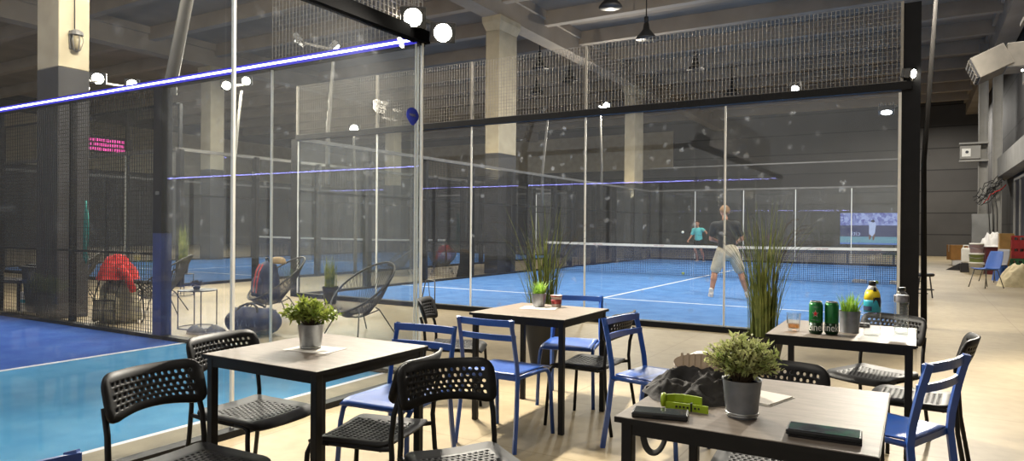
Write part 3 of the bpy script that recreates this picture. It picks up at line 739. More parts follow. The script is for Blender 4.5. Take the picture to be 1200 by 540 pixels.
# ------------------------------------------------------------------ perforated black chair
def plate(fn, w, h, cols, rows, gw, gh, rc, rh, nseg=8, stagger=False, thick=.008):
    """sheet with real round holes; fn maps (u in -w/2..w/2, v in -h/2..h/2) to 3D"""
    V = []; Fc = []; key = {}
    def vid(u, v):
        k = (round(u, 5), round(v, 5))
        if k not in key: key[k] = len(V); V.append((u, v))
        return key[k]
    cw, ch = gw/cols, gh/rows
    for j in range(rows):
        odd = stagger and j % 2
        if odd:
            for x0 in (-gw/2, gw/2-cw/2):
                Fc.append(tuple(vid(x0+a*cw/2, -gh/2+(j+b)*ch) for a, b in ((0,0),(1,0),(1,.5),(1,1),(0,1),(0,.5))))
        for i in range(cols-1 if odd else cols):
            cx = -gw/2+(i+(1 if odd else .5))*cw; cy = -gh/2+(j+.5)*ch
            # square ring with 8 points to an octagon hole
            sq = [(1,0),(1,1),(0,1),(-1,1),(-1,0),(-1,-1),(0,-1),(1,-1)]
            so = [vid(cx+a*cw/2, cy+b*ch/2) for a, b in sq]
            hi = [vid(cx+rh*math.cos(2*PI*k/8), cy+rh*math.sin(2*PI*k/8)) for k in range(8)]
            for k in range(8): Fc.append((so[k], so[(k+1)%8], hi[(k+1)%8], hi[k]))
    # border strip
    ring = []
    nx, ny = cols*2, rows*2
    for i in range(nx): ring.append((-gw/2+gw*i/nx, -gh/2))
    for j in range(ny): ring.append((gw/2, -gh/2+gh*j/ny))
    for i in range(nx): ring.append((gw/2-gw*i/nx, gh/2))
    for j in range(ny): ring.append((-gw/2, gh/2-gh*j/ny))
    outer = []
    for u, v in ring:
        U, Vv = u*w/gw, v*h/gh
        ax, ay = abs(U)-(w/2-rc), abs(Vv)-(h/2-rc)
        if ax > 0 and ay > 0:
            l = math.hypot(ax, ay); m_ = max(ax, ay)
            f = m_/l if l else 1
            U = math.copysign(w/2-rc+ax*f, U); Vv = math.copysign(h/2-rc+ay*f, Vv)
        outer.append((U, Vv))
    k = len(ring); ri = [vid(*p) for p in ring]
    oi = []
    for p in outer: V.append(p); oi.append(len(V)-1)
    for i in range(k): Fc.append((ri[i], oi[i], oi[(i+1)%k], ri[(i+1)%k]))
    mb = MB(); mb.add([fn(u, v) for u, v in V], Fc)
    return mb
def solid(o, th, offset=0, bev=0):
    s = o.modifiers.new('solidify', 'SOLIDIFY'); s.thickness = th; s.offset = offset
    return o
def black_chair():
    t = thing('perforated_chair', 'x', 'chair', group='black perforated chairs')
    def back(u, v):
        z = .69+v+.028*(1-(u/.205)**2)*(1 if v < 0 else .35)*(abs(v)/.095)*(1 if v < 0 else 0)
        return (u, -.262-(v)*.30+.055*(u/.205)**2-.012, z)
    b = plate(back, .43, .19, 14, 5, .365, .122, .055, .0079, stagger=True)
    o = b.build('backrest', 'black_plastic', t, True); solid(o, .014)
    def seat(u, v):
        z = .430-.010*(1-(u/.2)**2)
        if v > .13: z -= ((v-.13)/.08)**2*.028
        if v < -.14: z += ((-.14-v)/.06)**2*.010
        return (u, v+.015, z)
    s = plate(seat, .41, .42, 12, 11, .30, .30, .05, .0078, stagger=True)
    o = s.build('seat', 'black_plastic', t, True); solid(o, .012, -1)
    for sx in (-1, 1):
        MB().tube([(sx*.222,-.265,0),(sx*.212,-.215,.30),(sx*.206,-.205,.46),(sx*.203,-.215,.56),(sx*.198,-.245,.66)], .0115, 10).build('leg', 'black_metal', t, True)
        MB().tube([(sx*.222,.225,0),(sx*.210,.200,.36),(sx*.200,.190,.393),(sx*.195,.165,.406),(sx*.195,.10,.408)], .0115, 10).build('leg', 'black_metal', t, True)
    f = MB()
    for sx in (-1, 1): f.tube([(sx*.195,.10,.408),(sx*.197,-.15,.408),(sx*.208,-.208,.418)], .0105, 8)
    f.tube([(-.197,.15,.402),(.197,.15,.402)], .010, 8); f.tube([(-.2,-.15,.406),(.2,-.15,.406)], .010, 8)
    f.build('seat_frame', 'black_metal', t, True)
    return t
chair0 = black_chair()
blacks = [
 (-2.38, 1.635, (1, .05), 'black perforated chair at lower left, its back in front of the light blue strip'),
 (-2.86, 2.30, (1, .03), 'black perforated chair behind the left table, seat half under it'),
 (-1.50, 2.20, (.826, -.565), 'black perforated chair in the middle foreground, its seat cut by the lower frame edge'),
 (-2.13, 2.36, (-.976, -.217), 'black perforated chair between the left table and the foreground chair, back seen edge-on'),
 (-1.95, 4.36, (-1, .02), 'black perforated chair right of the middle table, behind a blue chair'),
 (-3.12, 4.42, (.9, .43), 'black perforated chair left of the middle table, back seen edge-on'),
 (-.50, 2.84, (.08, -1), 'black perforated chair behind the near table, only its back showing'),
 (-.24, 5.02, (-.45, -.89), 'black perforated chair behind the right table with drinks'),
 (-.01, 4.44, (-1, .07), 'black perforated chair at the right end of the drinks table, back edge-on'),
]
for i, (x, y, f, l) in enumerate(blacks):
    if i == 0: chair0.location = (x, y, 0); chair0.rotation_euler.z = face(*f); chair0['label'] = l
    else: dup(chair0, (x, y, 0), face(*f), l)

def blue_chair():
    t = thing('slat_back_chair', 'x', 'chair', group='blue slat back chairs')
    for sx in (-1, 1):
        MB().tube([(sx*.214,-.262,0),(sx*.206,-.225,.25),(sx*.200,-.205,.44),(sx*.197,-.212,.52),(sx*.193,-.240,.66),(sx*.190,-.275,.795)], .0205, 4, flat=(.75, 1.0), up=(1,1,0)).build('leg', 'blue_metal', t)
        MB().tube([(sx*.215,.235,0),(sx*.206,.212,.34),(sx*.201,.196,.405),(sx*.198,.165,.43),(sx*.198,.0,.437),(sx*.2,-.205,.438)], .0135, 10).build('leg', 'blue_metal', t, True)
    for z0, z1, y0 in ((.752, .792, -.268), (.665, .700, -.246)):
        mb = MB(); n = 10
        for i in range(n):
            a, b = -1.04+2.08*i/n, -1.04+2.08*(i+1)/n
            ya, yb = y0-.022*(1-a*a)+.010, y0-.022*(1-b*b)+.010; zz = (z0+z1)/2
            mb.bar((a*.195, ya, zz), (b*.195, yb, zz), .013, z1-z0)
        mb.build('slat', 'blue_metal', t)
    n = 12; mb = MB(); vs = []; fs = []
    for i in range(n+1):
        u = -1+2*i/n
        for j in range(n+1):
            v = j/n; w = .178+.02*v
            y = -.195+.425*v
            z = .448-.012*(1-u*u)*math.sin(PI*min(1, v*1.1))
            if v > .8: z -= ((v-.8)/.2)**2*.022
            vs.append((u*w, y, z))
    for i in range(n):
        for j in range(n): fs.append((i*(n+1)+j, (i+1)*(n+1)+j, (i+1)*(n+1)+j+1, i*(n+1)+j+1))
    o = mb.add(vs, fs).build('seat', 'blue_metal', t, True); solid(o, .010, 1)
    f = MB(); f.tube([(-.198,.17,.428),(.198,.17,.428)], .009, 8); f.bar((-.2,-.19,.432),(.2,-.19,.432), .014, .03); f.bar((0,-.19,.432),(0,.17,.428), .014, .012); f.build('seat_frame', 'blue_metal', t)
    return t
b0 = blue_chair()
blues = [
 (-2.38, 2.83, (.09, -1), 'blue slat back chair behind the left table, shiny seat'),
 (-2.265, 3.77, (.0, 1), 'blue slat back chair in front of the middle table, back to the viewer'),
 (-2.33, 4.86, (.25, -.97), 'blue slat back chair on the far side of the middle table'),
 (-1.36, 4.07, (.985, -.17), 'blue slat back chair right of the middle table, behind the jacket'),
 (-.13, 3.62, (-.92, .39), 'bright blue slat back chair at far right, back to the right'),
 (-1.50, .70, (1, .0), 'blue slat back chair of which only the top corner shows at lower left'),
]
for i, (x, y, f, l) in enumerate(blues):
    if i == 0: b0.location = (x, y, 0); b0.rotation_euler.z = face(*f); b0['label'] = l
    else: dup(b0, (x, y, 0), face(*f), l)

# ------------------------------------------------------------------ tables
TS, TZ = .37, .755
def table():
    t = thing('square_table', 'x', 'table', group='square black framed tables')
    MB().box(-TS, TS, -TS, TS, TZ-.018, TZ).build('tabletop', 'tabletop', t, bevel=.003)
    a = MB(); e = TS-.018
    a.box(-e, e, -e, -e+.02, TZ-.058, TZ-.018); a.box(-e, e, e-.02, e, TZ-.058, TZ-.018); a.box(-e, -e+.02, -e, e, TZ-.058, TZ-.018); a.box(e-.02, e, -e, e, TZ-.058, TZ-.018)
    a.build('apron', 'black_metal', t)
    ed = MB(); ed.box(-TS-.001, TS+.001, -TS-.001, -TS+.004, TZ-.0185, TZ-.002); ed.box(-TS-.001, TS+.001, TS-.004, TS+.001, TZ-.0185, TZ-.002)
    ed.box(-TS-.001, -TS+.004, -TS, TS, TZ-.0185, TZ-.002); ed.box(TS-.004, TS+.001, -TS, TS, TZ-.0185, TZ-.002); ed.build('edge_band', 'black_metal', t)
    for sx in (-1, 1):
        for sy in (-1, 1):
            MB().box(sx*(TS-.033)-.018, sx*(TS-.033)+.018, sy*(TS-.033)-.018, sy*(TS-.033)+.018, 0, TZ-.018).build('leg', 'black_metal', t, bevel=.004)
    return t
t0 = table()
TAB = {'left': (-2.47, 2.36), 'mid': (-2.325, 4.34), 'near': (-.45, 2.445), 'right': (-.37, 4.47)}
for i, (k, l) in enumerate([('left', 'square table at left with a bushy potted plant on a paper mat'), ('mid', 'square table in the middle with a potted grass and a cup'),
                            ('near', 'near square table with jacket, green watch and two phones'), ('right', 'square table at right with beer cans and bottles')]):
    x, y = TAB[k]
    if i == 0: t0.location = (x, y, 0); t0['label'] = l
    else:
        q_ = dup(t0, (x, y, 0), 0, l)
        if k == 'near': q_.scale = (1, 1.12, 1)

# ------------------------------------------------------------------ plants
def leaf(mb, p, d, L, w, up=(0,0,1)):
    d = Vector(d).normalized(); s = d.cross(Vector(up)); s = s.normalized() if s.length > .05 else d.orthogonal().normalized()
    n = s.cross(d); p = Vector(p); m1 = p+d*L*.45; 
    mb.add([p, m1+s*w/2+n*w*.15, p+d*L-n*L*.12, m1-s*w/2+n*w*.15, m1-n*w*.1], [(0,4,1),(4,2,1),(0,3,4),(4,3,2)])
def bushy(label, loc, pot_r, pot_h, br, bh, mat, potmat, seed, nst=120, ll=.03, lw=.013, rim=False):
    r = random.Random(seed); t = thing('potted_plant', label, 'plant', loc)
    rb = pot_r*.76
    pm_ = MB().lathe([(.001,0),(rb,0),(rb+.002,.003),(pot_r,pot_h),(pot_r+.003,pot_h+.002),(pot_r-.003,pot_h),(pot_r-.006,pot_h-.015),(.001,pot_h-.015)], 32).build('pot', potmat, t, True)
    smooth_angle(pm_, 50)
    rg = MB()
    for z in ((.004, pot_h*.09) if rim else (.003,)): rg.lathe([(rb+.001+z*.3,z),(rb+.004+z*.3,z+.003),(rb+.002+z*.3,z+.007)], 32)
    rg.build('ring', 'steel', pm_, True)
    MB().lathe([(.001,pot_h-.012),(pot_r-.005,pot_h-.012)], 16).build('soil', 'soil', pm_)
    st = MB(); lf = MB()
    for k in range(nst):
        a = r.uniform(0, 2*PI); el = math.acos(r.uniform(-.12, 1)); q = r.uniform(.55, 1)
        tip = Vector((math.cos(a)*math.sin(el)*br*q, math.sin(a)*math.sin(el)*br*q, pot_h+bh*.32+math.cos(el)*bh*.68*q))
        b = Vector((r.uniform(-.4,.4)*pot_r, r.uniform(-.4,.4)*pot_r, pot_h-.01))
        mid = b.lerp(tip, .55)+Vector((0,0,bh*.06)); st.tube([b, mid, tip], .0012, 3, caps=False)
        for j in range(9):
            f = .45+.55*j/8; c = b.lerp(mid, f*1.8) if f < .55 else mid.lerp(tip, (f-.55)/.45)
            dd = (tip-mid).normalized()*.5+Vector((r.gauss(0,1), r.gauss(0,1), r.gauss(.25,.8))).normalized()
            leaf(lf, c, dd, ll*r.uniform(.7,1.2), lw*r.uniform(.8,1.2), (r.gauss(0,.5), r.gauss(0,.5), 1))
    st.build('stems', 'stem', t); lf.build('foliage', mat, t)
    return t
def grassy(label, loc, pot, blades, H, spread, mat, seed, potmat='zinc', bw=.006, lean=.5, cat='plant', name='potted_grass', plume=False):
    """pot = profile for lathe"""
    r = random.Random(seed); t = thing(name, label, cat, loc)
    p = MB().lathe(pot, 28).build('pot', potmat, t, True); smooth_angle(p, 50)
    zt = max(z for _, z in pot); rt = max(x for x, z in pot if z > zt*.9)
    MB().lathe([(.001,zt-.015),(rt-.006,zt-.015)], 16).build('soil', 'soil', p)
    mb = MB()
    for k in range(blades):
        a = r.uniform(0, 2*PI); h = H*r.uniform(.3, 1)**1.15; sp = spread*abs(r.gauss(0, .6))*(h/H)
        b = Vector((math.cos(a)*rt*r.uniform(0,.75), math.sin(a)*rt*r.uniform(0,.75), zt-.015)); a2 = a+r.gauss(0, .5)
        d = Vector((math.cos(a2), math.sin(a2), 0)); w = Vector((-d.y, d.x, 0)); n = 7; vs = []; droop = r.uniform(.0, lean)
        for i in range(n+1):
            f = i/n; c = b+d*(sp*f**1.7)+Vector((0,0,h*(f-droop*.55*f**3))); ww = bw*(1-f**1.6)*.5+.0004
            vs += [c-w*ww, c+w*ww+Vector((0,0,ww*.3))]
        mb.add(vs, [(2*i, 2*i+1, 2*i+3, 2*i+2) for i in range(n)])
    mb.build('blades', mat, t)
    if plume:
        s = MB()
        for k in range(plume):
            a = r.uniform(0, 2*PI); d = Vector((math.cos(a), math.sin(a), 0)); h = H*r.uniform(.8, 1.08); sp = spread*r.uniform(.5, 1.3); pts = []
            for i in range(10):
                f = i/9; pts.append(d*(rt*.4+sp*f**2.2)+Vector((0,0,zt+h*(f-.28*f**4))))
            s.tube(pts, .0016, 4)
        s.build('stalks', 'stem', t)
    return t
def pot_prof(r0, r1, h): return [(.001,0),(r0,0),(r1,h),(r1+.003,h+.001),(r1-.003,h),(r1-.006,h-.02),(.001,h-.02)]
bushy('bushy green plant in zinc pot on the left table', (-2.53, 2.36, TZ+.003), .062, .115, .135, .135, 'leaf', 'zinc', 3, 95, .036, .019)
bushy('pale leaved bushy plant in dark zinc pot on the near table', (-.475, 2.245, TZ), .060, .118, .118, .150, 'leaf_pale', 'zinc_dark', 5, 300, .023, .0095, True)
grassy('small grass in zinc pot on the middle table', (-2.44, 4.52, TZ+.002), pot_prof(.043, .056, .10), 130, .13, .10, 'grass_light', 8)
grassy('small grass in grey pot between can and teal bottle', (-.335, 4.43, TZ), pot_prof(.050, .058, .125), 190, .13, .07, 'grass_light', 9, lean=.2)
grassy('tall ornamental grass in black floor pot behind the middle table', (-3.16, 5.95, 0), pot_prof(.12, .19, .42), 170, 1.30, .50, 'grass', 11, 'black_pot', .010, .6, plume=30)
grassy('tall ornamental grass on the floor left of the drinks table', (-1.24, 6.75, 0), pot_prof(.12, .19, .36), 230, 1.42, .46, 'grass', 12, 'black_pot', .011, .5, plume=36)
tag(MB().box(-.125,.125,-.085,.085,0,.0015).build('paper_mat', 'paper', None, loc=(-2.49, 2.35, TZ+.0005), rotz=.12), 'white paper mat under the plant on the left table', 'paper mat')
tag(MB().box(-.13,.13,-.09,.09,0,.0015).build('paper_mat', 'paper', None, loc=(-2.40, 4.46, TZ+.0005), rotz=.25), 'white paper mat under the grass pot on the middle table', 'paper mat')
mb = MB(); mb.box(-.07,.07,-.09,.09,0,.002); mb.box(-.065,.065,-.085,.085,.002,.006)
tag(mb.build('paper_napkin', 'paper', None, loc=(-.46, 2.52, TZ), rotz=-.3), 'folded white paper napkin behind the near plant pot', 'napkin')
t = thing('paper_cup', 'white and red printed cup on the middle table', 'cup', (-2.325, 4.585, TZ))
MB().lathe([(.001,0),(.034,0),(.042,.088),(.044,.09),(.041,.09),(.036,.01),(.001,.01)], 24).build('cup_body', 'cup_white', t, True)
mb = MB(); mb.lathe([(.0375,.025),(.0405,.06),(.0412,.06),(.0382,.025)], 24); mb.lathe([(.0418,.078),(.0426,.086),(.0434,.086),(.0425,.078)], 24); mb.build('printed_band', 'cup_red', t, True)

# ------------------------------------------------------------------ things on the right table
Z = TZ
t = thing('whisky_tumbler', 'faceted tumbler with a little amber drink on the right table', 'glass', (-.62, 4.30, Z))
MB().lathe([(.001,0),(.030,0),(.033,.004),(.041,.105),(.0385,.105),(.031,.018),(.001,.016)], 10).build('glass_body', 'tumbler', t)
MB().lathe([(.001,.017),(.0305,.019),(.0325,.042),(.001,.042)], 10).build('drink', 'whisky', t)
def beer_can(label, loc, rot, textrot):
    t = thing('beer_can', label, 'can', loc, rot); r, h = .037, .188
    MB().lathe([(r-.0005,.066),(r,.068),(r,h-.02),(r-.006,h-.006)], 32).build('can_body', 'can_green', t, True)
    MB().lathe([(.001,.004),(r-.01,.0),(r-.006,.004),(r,.014),(r,.068)], 32).build('lower_band', 'can_dark', t, True)
    MB().lathe([(r-.006,h-.006),(r-.007,h),(r-.009,h-.001),(r-.011,h-.007),(.001,h-.007)], 32).build('can_lid', 'can_metal', t, True)
    lab(MB().box(-.012,.010,-.006,.006,h-.0068,h-.0045).build('pull_tab', 'can_metal', t, bevel=.002), 'metal pull tab')
    def wrap(z0, a0=0, rr=r+.0004): return lambda c: Vector((math.sin(c.x*.8/r+a0)*(rr+c.z), -math.cos(c.x*.8/r+a0)*(rr+c.z), z0+c.y))
    text_obj('lettering', 'Heineken', .060, 'white', t, None, wrap(.040, textrot))
    star = [(math.sin(PI*k/5)*(.018 if k % 2 == 0 else .0078), math.cos(PI*k/5)*(.018 if k % 2 == 0 else .0078)) for k in range(10)]
    def star_mb(s, e):
        mb = MB(); f = wrap(.118, 0, r+e); mb.add([f(Vector((x*s, y*s, 0))) for x, y in star]+[f(Vector((0,0,0)))], [(10, (k+1)%10, k) for k in range(10)]); return mb
    star_mb(1.2, .0004).build('star_outline', 'white', t); star_mb(1.0, .0009).build('star', 'star_red', t)
    mb = MB()
    for k in range(24):
        a = -1+2*k/23
        for z in (.082, .155): f = wrap(z); mb.add([f(Vector((a*.03-.001,0,.0005))), f(Vector((a*.03+.001,0,.0005))), f(Vector((a*.03+.001,.0015,.0005))), f(Vector((a*.03-.001,.0015,.0005)))], [(0,1,2,3)])
    mb.build('fine_print', 'can_metal', t)
    return t
beer_can('green beer can with red star facing the viewer, left of the pair', (-.495, 4.255, Z), R(3), .35)
beer_can('green beer can turned so its star is hidden, right of the pair', (-.415, 4.275, Z), R(-150), 2.6)
t = thing('water_bottle', 'clear bottle with teal and yellow sleeve and black cap', 'bottle', (-.215, 4.36, Z))
k = 1.12
MB().lathe([(.001,0),(.034*k,0),(.039*k,.008),(.039*k,.05),(.037*k,.056),(.039*k,.062),(.039*k,.1),(.037*k,.106),(.039*k,.112),(.039*k,.17*k),(.034*k,.21*k),(.018*k,.245*k),(.0145*k,.252*k),(.0145*k,.262*k)], 28).build('bottle_body', 'clear', t, True)
MB().lathe([(.0396*k,.122*k),(.0396*k,.172*k),(.0387*k,.182*k)], 28).build('sleeve', 'label_teal', t, True)
MB().lathe([(.0388*k,.182*k),(.0346*k,.212*k),(.0265*k,.232*k)], 28).build('sleeve_top', 'label_yellow', t, True)
mb = MB(); vs = []; fs = []
for i in range(9):
    for j in range(7):
        a = .15+1.25*i/8; z = (.165+.062*j/6+.02*math.sin(i*.8))*k; rr = (.0399 if z < .182*k else .0399-.0127*(z/k-.182)/.05)*k+.0004
        vs.append((math.sin(a)*rr, -math.cos(a)*rr, z))
for i in range(8):
    for j in range(6): fs.append((i*7+j, (i+1)*7+j, (i+1)*7+j+1, i*7+j+1))
mb.add(vs, fs).build('dark_print', 'label_dark', t, True)
vs = []; fs = []
for i in range(9):
    for j in (0, 1):
        a = -1.3+1.3*i/8; rr = .0401*k; vs.append((math.sin(a)*rr, -math.cos(a)*rr, (.128+.022*j)*k))
for i in range(8): fs.append((2*i, 2*i+2, 2*i+3, 2*i+1))
MB().add(vs, fs).build('print_block', 'navy_cloth', t, True)
MB().lathe([(.0265*k,.232*k),(.017*k,.248*k),(.016*k,.254*k)], 24).build('neck_sleeve', 'white', t, True)
MB().lathe([(.0165*k,.252*k),(.0165*k,.272*k),(.015*k,.276*k),(.001,.276*k)], 20).build('cap', 'cap_black', t, True)
t = thing('water_bottle', 'clear ribbed bottle with grey band and black cap near the table corner', 'bottle', (-.075, 4.53, Z))
pr_ = [(.001,0),(.033,0),(.037,.007)]
for q in range(9): z = .02+q*.0165; pr_ += [(.037,z),(.0345,z+.005),(.0345,z+.009),(.037,z+.013)]
pr_ += [(.037,.178),(.037,.215),(.030,.232),(.0185,.243),(.0165,.248),(.0165,.256)]
MB().lathe(pr_, 28).build('bottle_body', 'clear', t, True)
MB().lathe([(.0376,.182),(.0385,.186),(.0385,.220),(.0372,.223)], 28).build('label_band', 'label_grey', t, True)
mb = MB()
for a0 in (-1.2, .95):
    vs = []; fs = []
    for i in range(5):
        for j in (0, 1): a = a0+.35*i/4; vs.append((math.sin(a)*.0389, -math.cos(a)*.0389, .187+.032*j))
    for i in range(4): fs.append((2*i, 2*i+2, 2*i+3, 2*i+1))
    mb.add(vs, fs)
mb.build('dark_print', 'label_dark', t, True)
MB().lathe([(.0205,.248),(.0205,.264),(.019,.268),(.001,.268)], 24).build('cap', 'cap_black', t, True)
MB().lathe([(.001,.008),(.034,.009),(.0355,.035),(.001,.035)], 24).build('water', 'tint_water', t, True)
t = thing('wallet_case', 'black case lying behind the small grass pot', 'case', (-.30, 4.74, Z), .1)
MB().box(-.055,.055,-.04,.04,0,.022).build('case_body', 'phone_body', t, bevel=.006); MB().box(-.035,.035,-.0412,-.0395,.008,.014).build('clasp', 'chair_grey', t)

# ------------------------------------------------------------------ things on the near table
def screen_mat():
    m, t, out = nt('phone_screen')
    b = N(t, 'ShaderNodeBsdfPrincipled'); b.inputs['Roughness'].default_value = .12
    tc = N(t, 'ShaderNodeTexCoord'); n = N(t, 'ShaderNodeTexNoise'); n.inputs['Scale'].default_value = 28; t.links.new(tc.outputs['Object'], n.inputs['Vector'])
    cr = N(t, 'ShaderNodeValToRGB'); e = cr.color_ramp.elements; e[0].position = .35; e[0].color = (*lin('20262c'), 1); e[1].position = .7; e[1].color = (*lin('2f6b58'), 1)  # patchy tones paint reflections into the dark screen
    x = cr.color_ramp.elements.new(.5); x.color = (*lin('4a4f55'), 1)
    t.links.new(n.outputs[0], cr.inputs[0]); t.links.new(cr.outputs[0], b.inputs['Base Color']); t.links.new(b.outputs[0], out.inputs[0]); return m
M['phone_screen'] = screen_mat(); M['dark_screen'] = pm('dark_screen', '1a2222', .1, spec=.6)
def phone(label, loc, rot, L, W, th, scr, tilt=0):
    t = thing('mobile_phone', label, 'phone', loc, rot); t.rotation_euler.x = tilt
    MB().box(-L/2, L/2, -W/2, W/2, 0, th).build('phone_body', 'phone_body', t, bevel=.004)
    MB().box(-L/2+.006, L/2-.006, -W/2+.005, W/2-.005, th-.002, th+.0006).build('screen', scr, t)
    b = MB(); b.box(-.02, .012, -W/2-.001, -W/2+.001, th*.4, th*.7); b.build('side_button', 'black_metal', t)
    return t
phone('black phone at the left corner of the near table', (-.695, 2.103, Z), R(14), .172, .082, .018, 'dark_screen')
p2 = phone('black phone with coloured reflections painted on its dark screen at the right of the near table', (-.225, 2.145, Z+.006), R(3), .196, .094, .016, 'phone_screen')
lab(MB().box(-.092,.098,-.043,.045,-.006,0).build('case_flap', 'dark_cloth', p2, bevel=.002), 'dark case flap under the phone')
# lime sports watch standing open on its strap
t = thing('sports_watch', 'lime green sports watch standing on its strap', 'watch', (-.66, 2.225, Z), R(8))
def band(pts, w, th, name, z0=0, lean=0):
    vs = []; fs = []; n = len(pts)
    for i, (x, y) in enumerate(pts):
        a = Vector(pts[max(0,i-1)]); b = Vector(pts[min(n-1,i+1)]); d = (b-a).normalized(); q = Vector((-d.y, d.x))*th/2
        for sx in (-1, 1):
            for zz in (0, 1): vs.append((x+q.x*sx+lean*zz*w, y+q.y*sx, z0+zz*w))
    for i in range(n-1):
        o = i*4; p = o+4
        fs += [(o, p, p+1, o+1), (o+2, o+3, p+3, p+2), (o+1, p+1, p+3, o+3), (o, o+2, p+2, p)]
    fs += [(0,1,3,2), ((n-1)*4, (n-1)*4+2, (n-1)*4+3, (n-1)*4+1)]
    return MB().add(vs, fs).build(name, 'lime', t)
band([(-.055,.012),(-.03,.028),(.0,.03),(.035,.022),(.06,.012)], .026, .005, 'strap', .016)
band([(-.055,-.01),(-.025,-.014),(.01,-.016),(.045,-.018),(.085,-.026)], .024, .005, 'strap', .0)
hd = MB().lathe([(.001,-.006),(.022,-.006),(.0235,.0),(.022,.006),(.001,.006)], 24).xf(Matrix.Translation((-.062,.0,.026)) @ Matrix.Rotation(R(90), 4, 'Y')).build('watch_case', 'lime', t, True)
MB().lathe([(.001,-.0075),(.017,-.0075),(.017,-.006)], 20).xf(Matrix.Translation((-.062,.0,.026)) @ Matrix.Rotation(R(90), 4, 'Y')).build('dial', 'phone_body', hd, True)
mb = MB()
for i in range(7): mb.box(-.02+i*.012, -.0145+i*.012, -.0205-.0006*i, -.0170-.0006*i, .009, .015)
mb.build('strap_hole', 'dark_cloth', t); MB().box(.028,.033,-.022,-.010,-.001,.028).build('buckle', 'phone_body', t)
# dark jacket heaped at the table's left edge
def cloth_heap(name, label, cat, loc, rx, ry, h, mat, seed, amp=.35, rot=0, res=48, freq=9):
    t = thing(name, label, cat, loc, rot); vs = []; fs = []
    for i in range(res+1):
        for j in range(res+1):
            u, v = -1+2*i/res, -1+2*j/res
            a = u*math.sqrt(max(0, 1-v*v/2)); b = v*math.sqrt(max(0, 1-u*u/2)); q = math.hypot(a, b)
            p = Vector((a*rx*freq, b*ry*freq, seed))
            w = abs(noise.noise(p))*1.3+.5*abs(noise.noise(p*2.1))
            e = 1+.16*noise.noise(Vector((a*2, b*2, seed+3)))
            z = h*max(0, (1-q**3.0))*(1-amp+amp*2*(1-w))
            vs.append((a*rx*e, b*ry*e, max(.001, z)))
    n = res+1
    for i in range(res):
        for j in range(res): fs.append((i*n+j, (i+1)*n+j, (i+1)*n+j+1, i*n+j+1))
    k = len(vs); 
    rim = [i*n for i in range(n)]+[res*n+j for j in range(1, n)]+[i*n+res for i in range(res-1, -1, -1)]+[j for j in range(res-1, 0, -1)]
    vs2 = [(vs[i][0]*.97, vs[i][1]*.97, 0) for i in rim]
    o = len(vs); vs += vs2; m_ = len(rim)
    for i in range(m_): fs.append((rim[i], rim[(i+1) % m_], o+(i+1) % m_, o+i))
    fs.append(tuple(o+i for i in range(m_)))
    MB().add(vs, fs).build('fabric', mat, t, True)
    return t
jk = cloth_heap('jacket', 'dark jacket heaped at the left edge of the near table', 'jacket', (-.675, 2.47, Z), .20, .19, .064, 'dark_cloth', 2.3, .5, .35, 64, 13)
mb = MB(); ang = -.35
def J(x, y, z): v = Matrix.Rotation(ang, 3, 'Z') @ Vector((x-(-.665), y-2.43, z-Z)); return tuple(v)
q_ = [J(-.79,2.40,Z+.02), J(-.832,2.37,Z+.008)]
for k in range(25):
    a = PI*k/24; q_.append(J(-.795-.042*math.cos(a), 2.335-.02*math.sin(a), Z-.13-.075*math.sin(a)) if k else J(-.838, 2.35, Z-.06))
q_ += [J(-.753,2.35,Z-.09), J(-.755,2.36,Z-.06)]
mb.tube(q_, .013, 8, flat=(.25, 1.0), up=(0,1,0))
mb.build('hanging_strap', 'webbing', jk)
sn = thing('sneaker', 'white sneaker with ribbed beige sole lying on the dark jacket', 'shoe', (-.665, 2.53, Z+.098), R(12))
pts = []; 
for k in range(28):
    a = 2*PI*k/28; pts.append((.115*math.cos(a)*(1), .041*math.sin(a)*(1-.18*math.cos(a+2.2))))
rt = Matrix.Rotation(R(-112), 4, 'X')
mb = MB(); mb.prism(pts, -.012, .008)
for q in range(9): mb.box(-.09+q*.021, -.081+q*.021, -.032, .032, -.016, -.012)
mb.xf(rt).build('sole', 'beige_sole', sn)
mb = MB(); n = 20; rings = [(1,.008),(1.0,.03),(.86,.05),(.6,.062)]
vs = []; fs = []
for s_, z in rings:
    for k in range(28): x, y = pts[k]; vs.append((x*s_-.015*(z-.008)*12, y*s_, z+(.02*max(0,-x/.115) if z > .02 else 0)))
for i in range(3):
    for k in range(28): fs.append((i*28+k, i*28+(k+1)%28, (i+1)*28+(k+1)%28, (i+1)*28+k))
fs.append(tuple(3*28+k for k in range(28))); mb.add(vs, fs).xf(rt).build('upper', 'shoe_white', sn, True)
cp = thing('cap_hat', 'white cap behind the foliage of the near plant', 'cap', (-.73, 2.735, Z+.001), R(30))
MB().lathe([(.001,.105),(.03,.102),(.06,.085),(.08,.05),(.085,.0),(.082,-.002),(.077,.045),(.03,.095),(.001,.1)], 24).build('crown', 'white', cp, True)
vs = []; fs = []
for i in range(13):
    a = -1.1+2.2*i/12
    for j, rr in enumerate((.083, .12, .15)): vs.append((math.cos(a)*rr*(1 if j == 0 else .92), math.sin(a)*rr*.9, .004-.012*j))
for i in range(12):
    for j in range(2): fs.append((i*3+j, (i+1)*3+j, (i+1)*3+j+1, i*3+j+1))
o = MB().add(vs, fs).build('brim', 'white', cp, True); solid(o, .004)

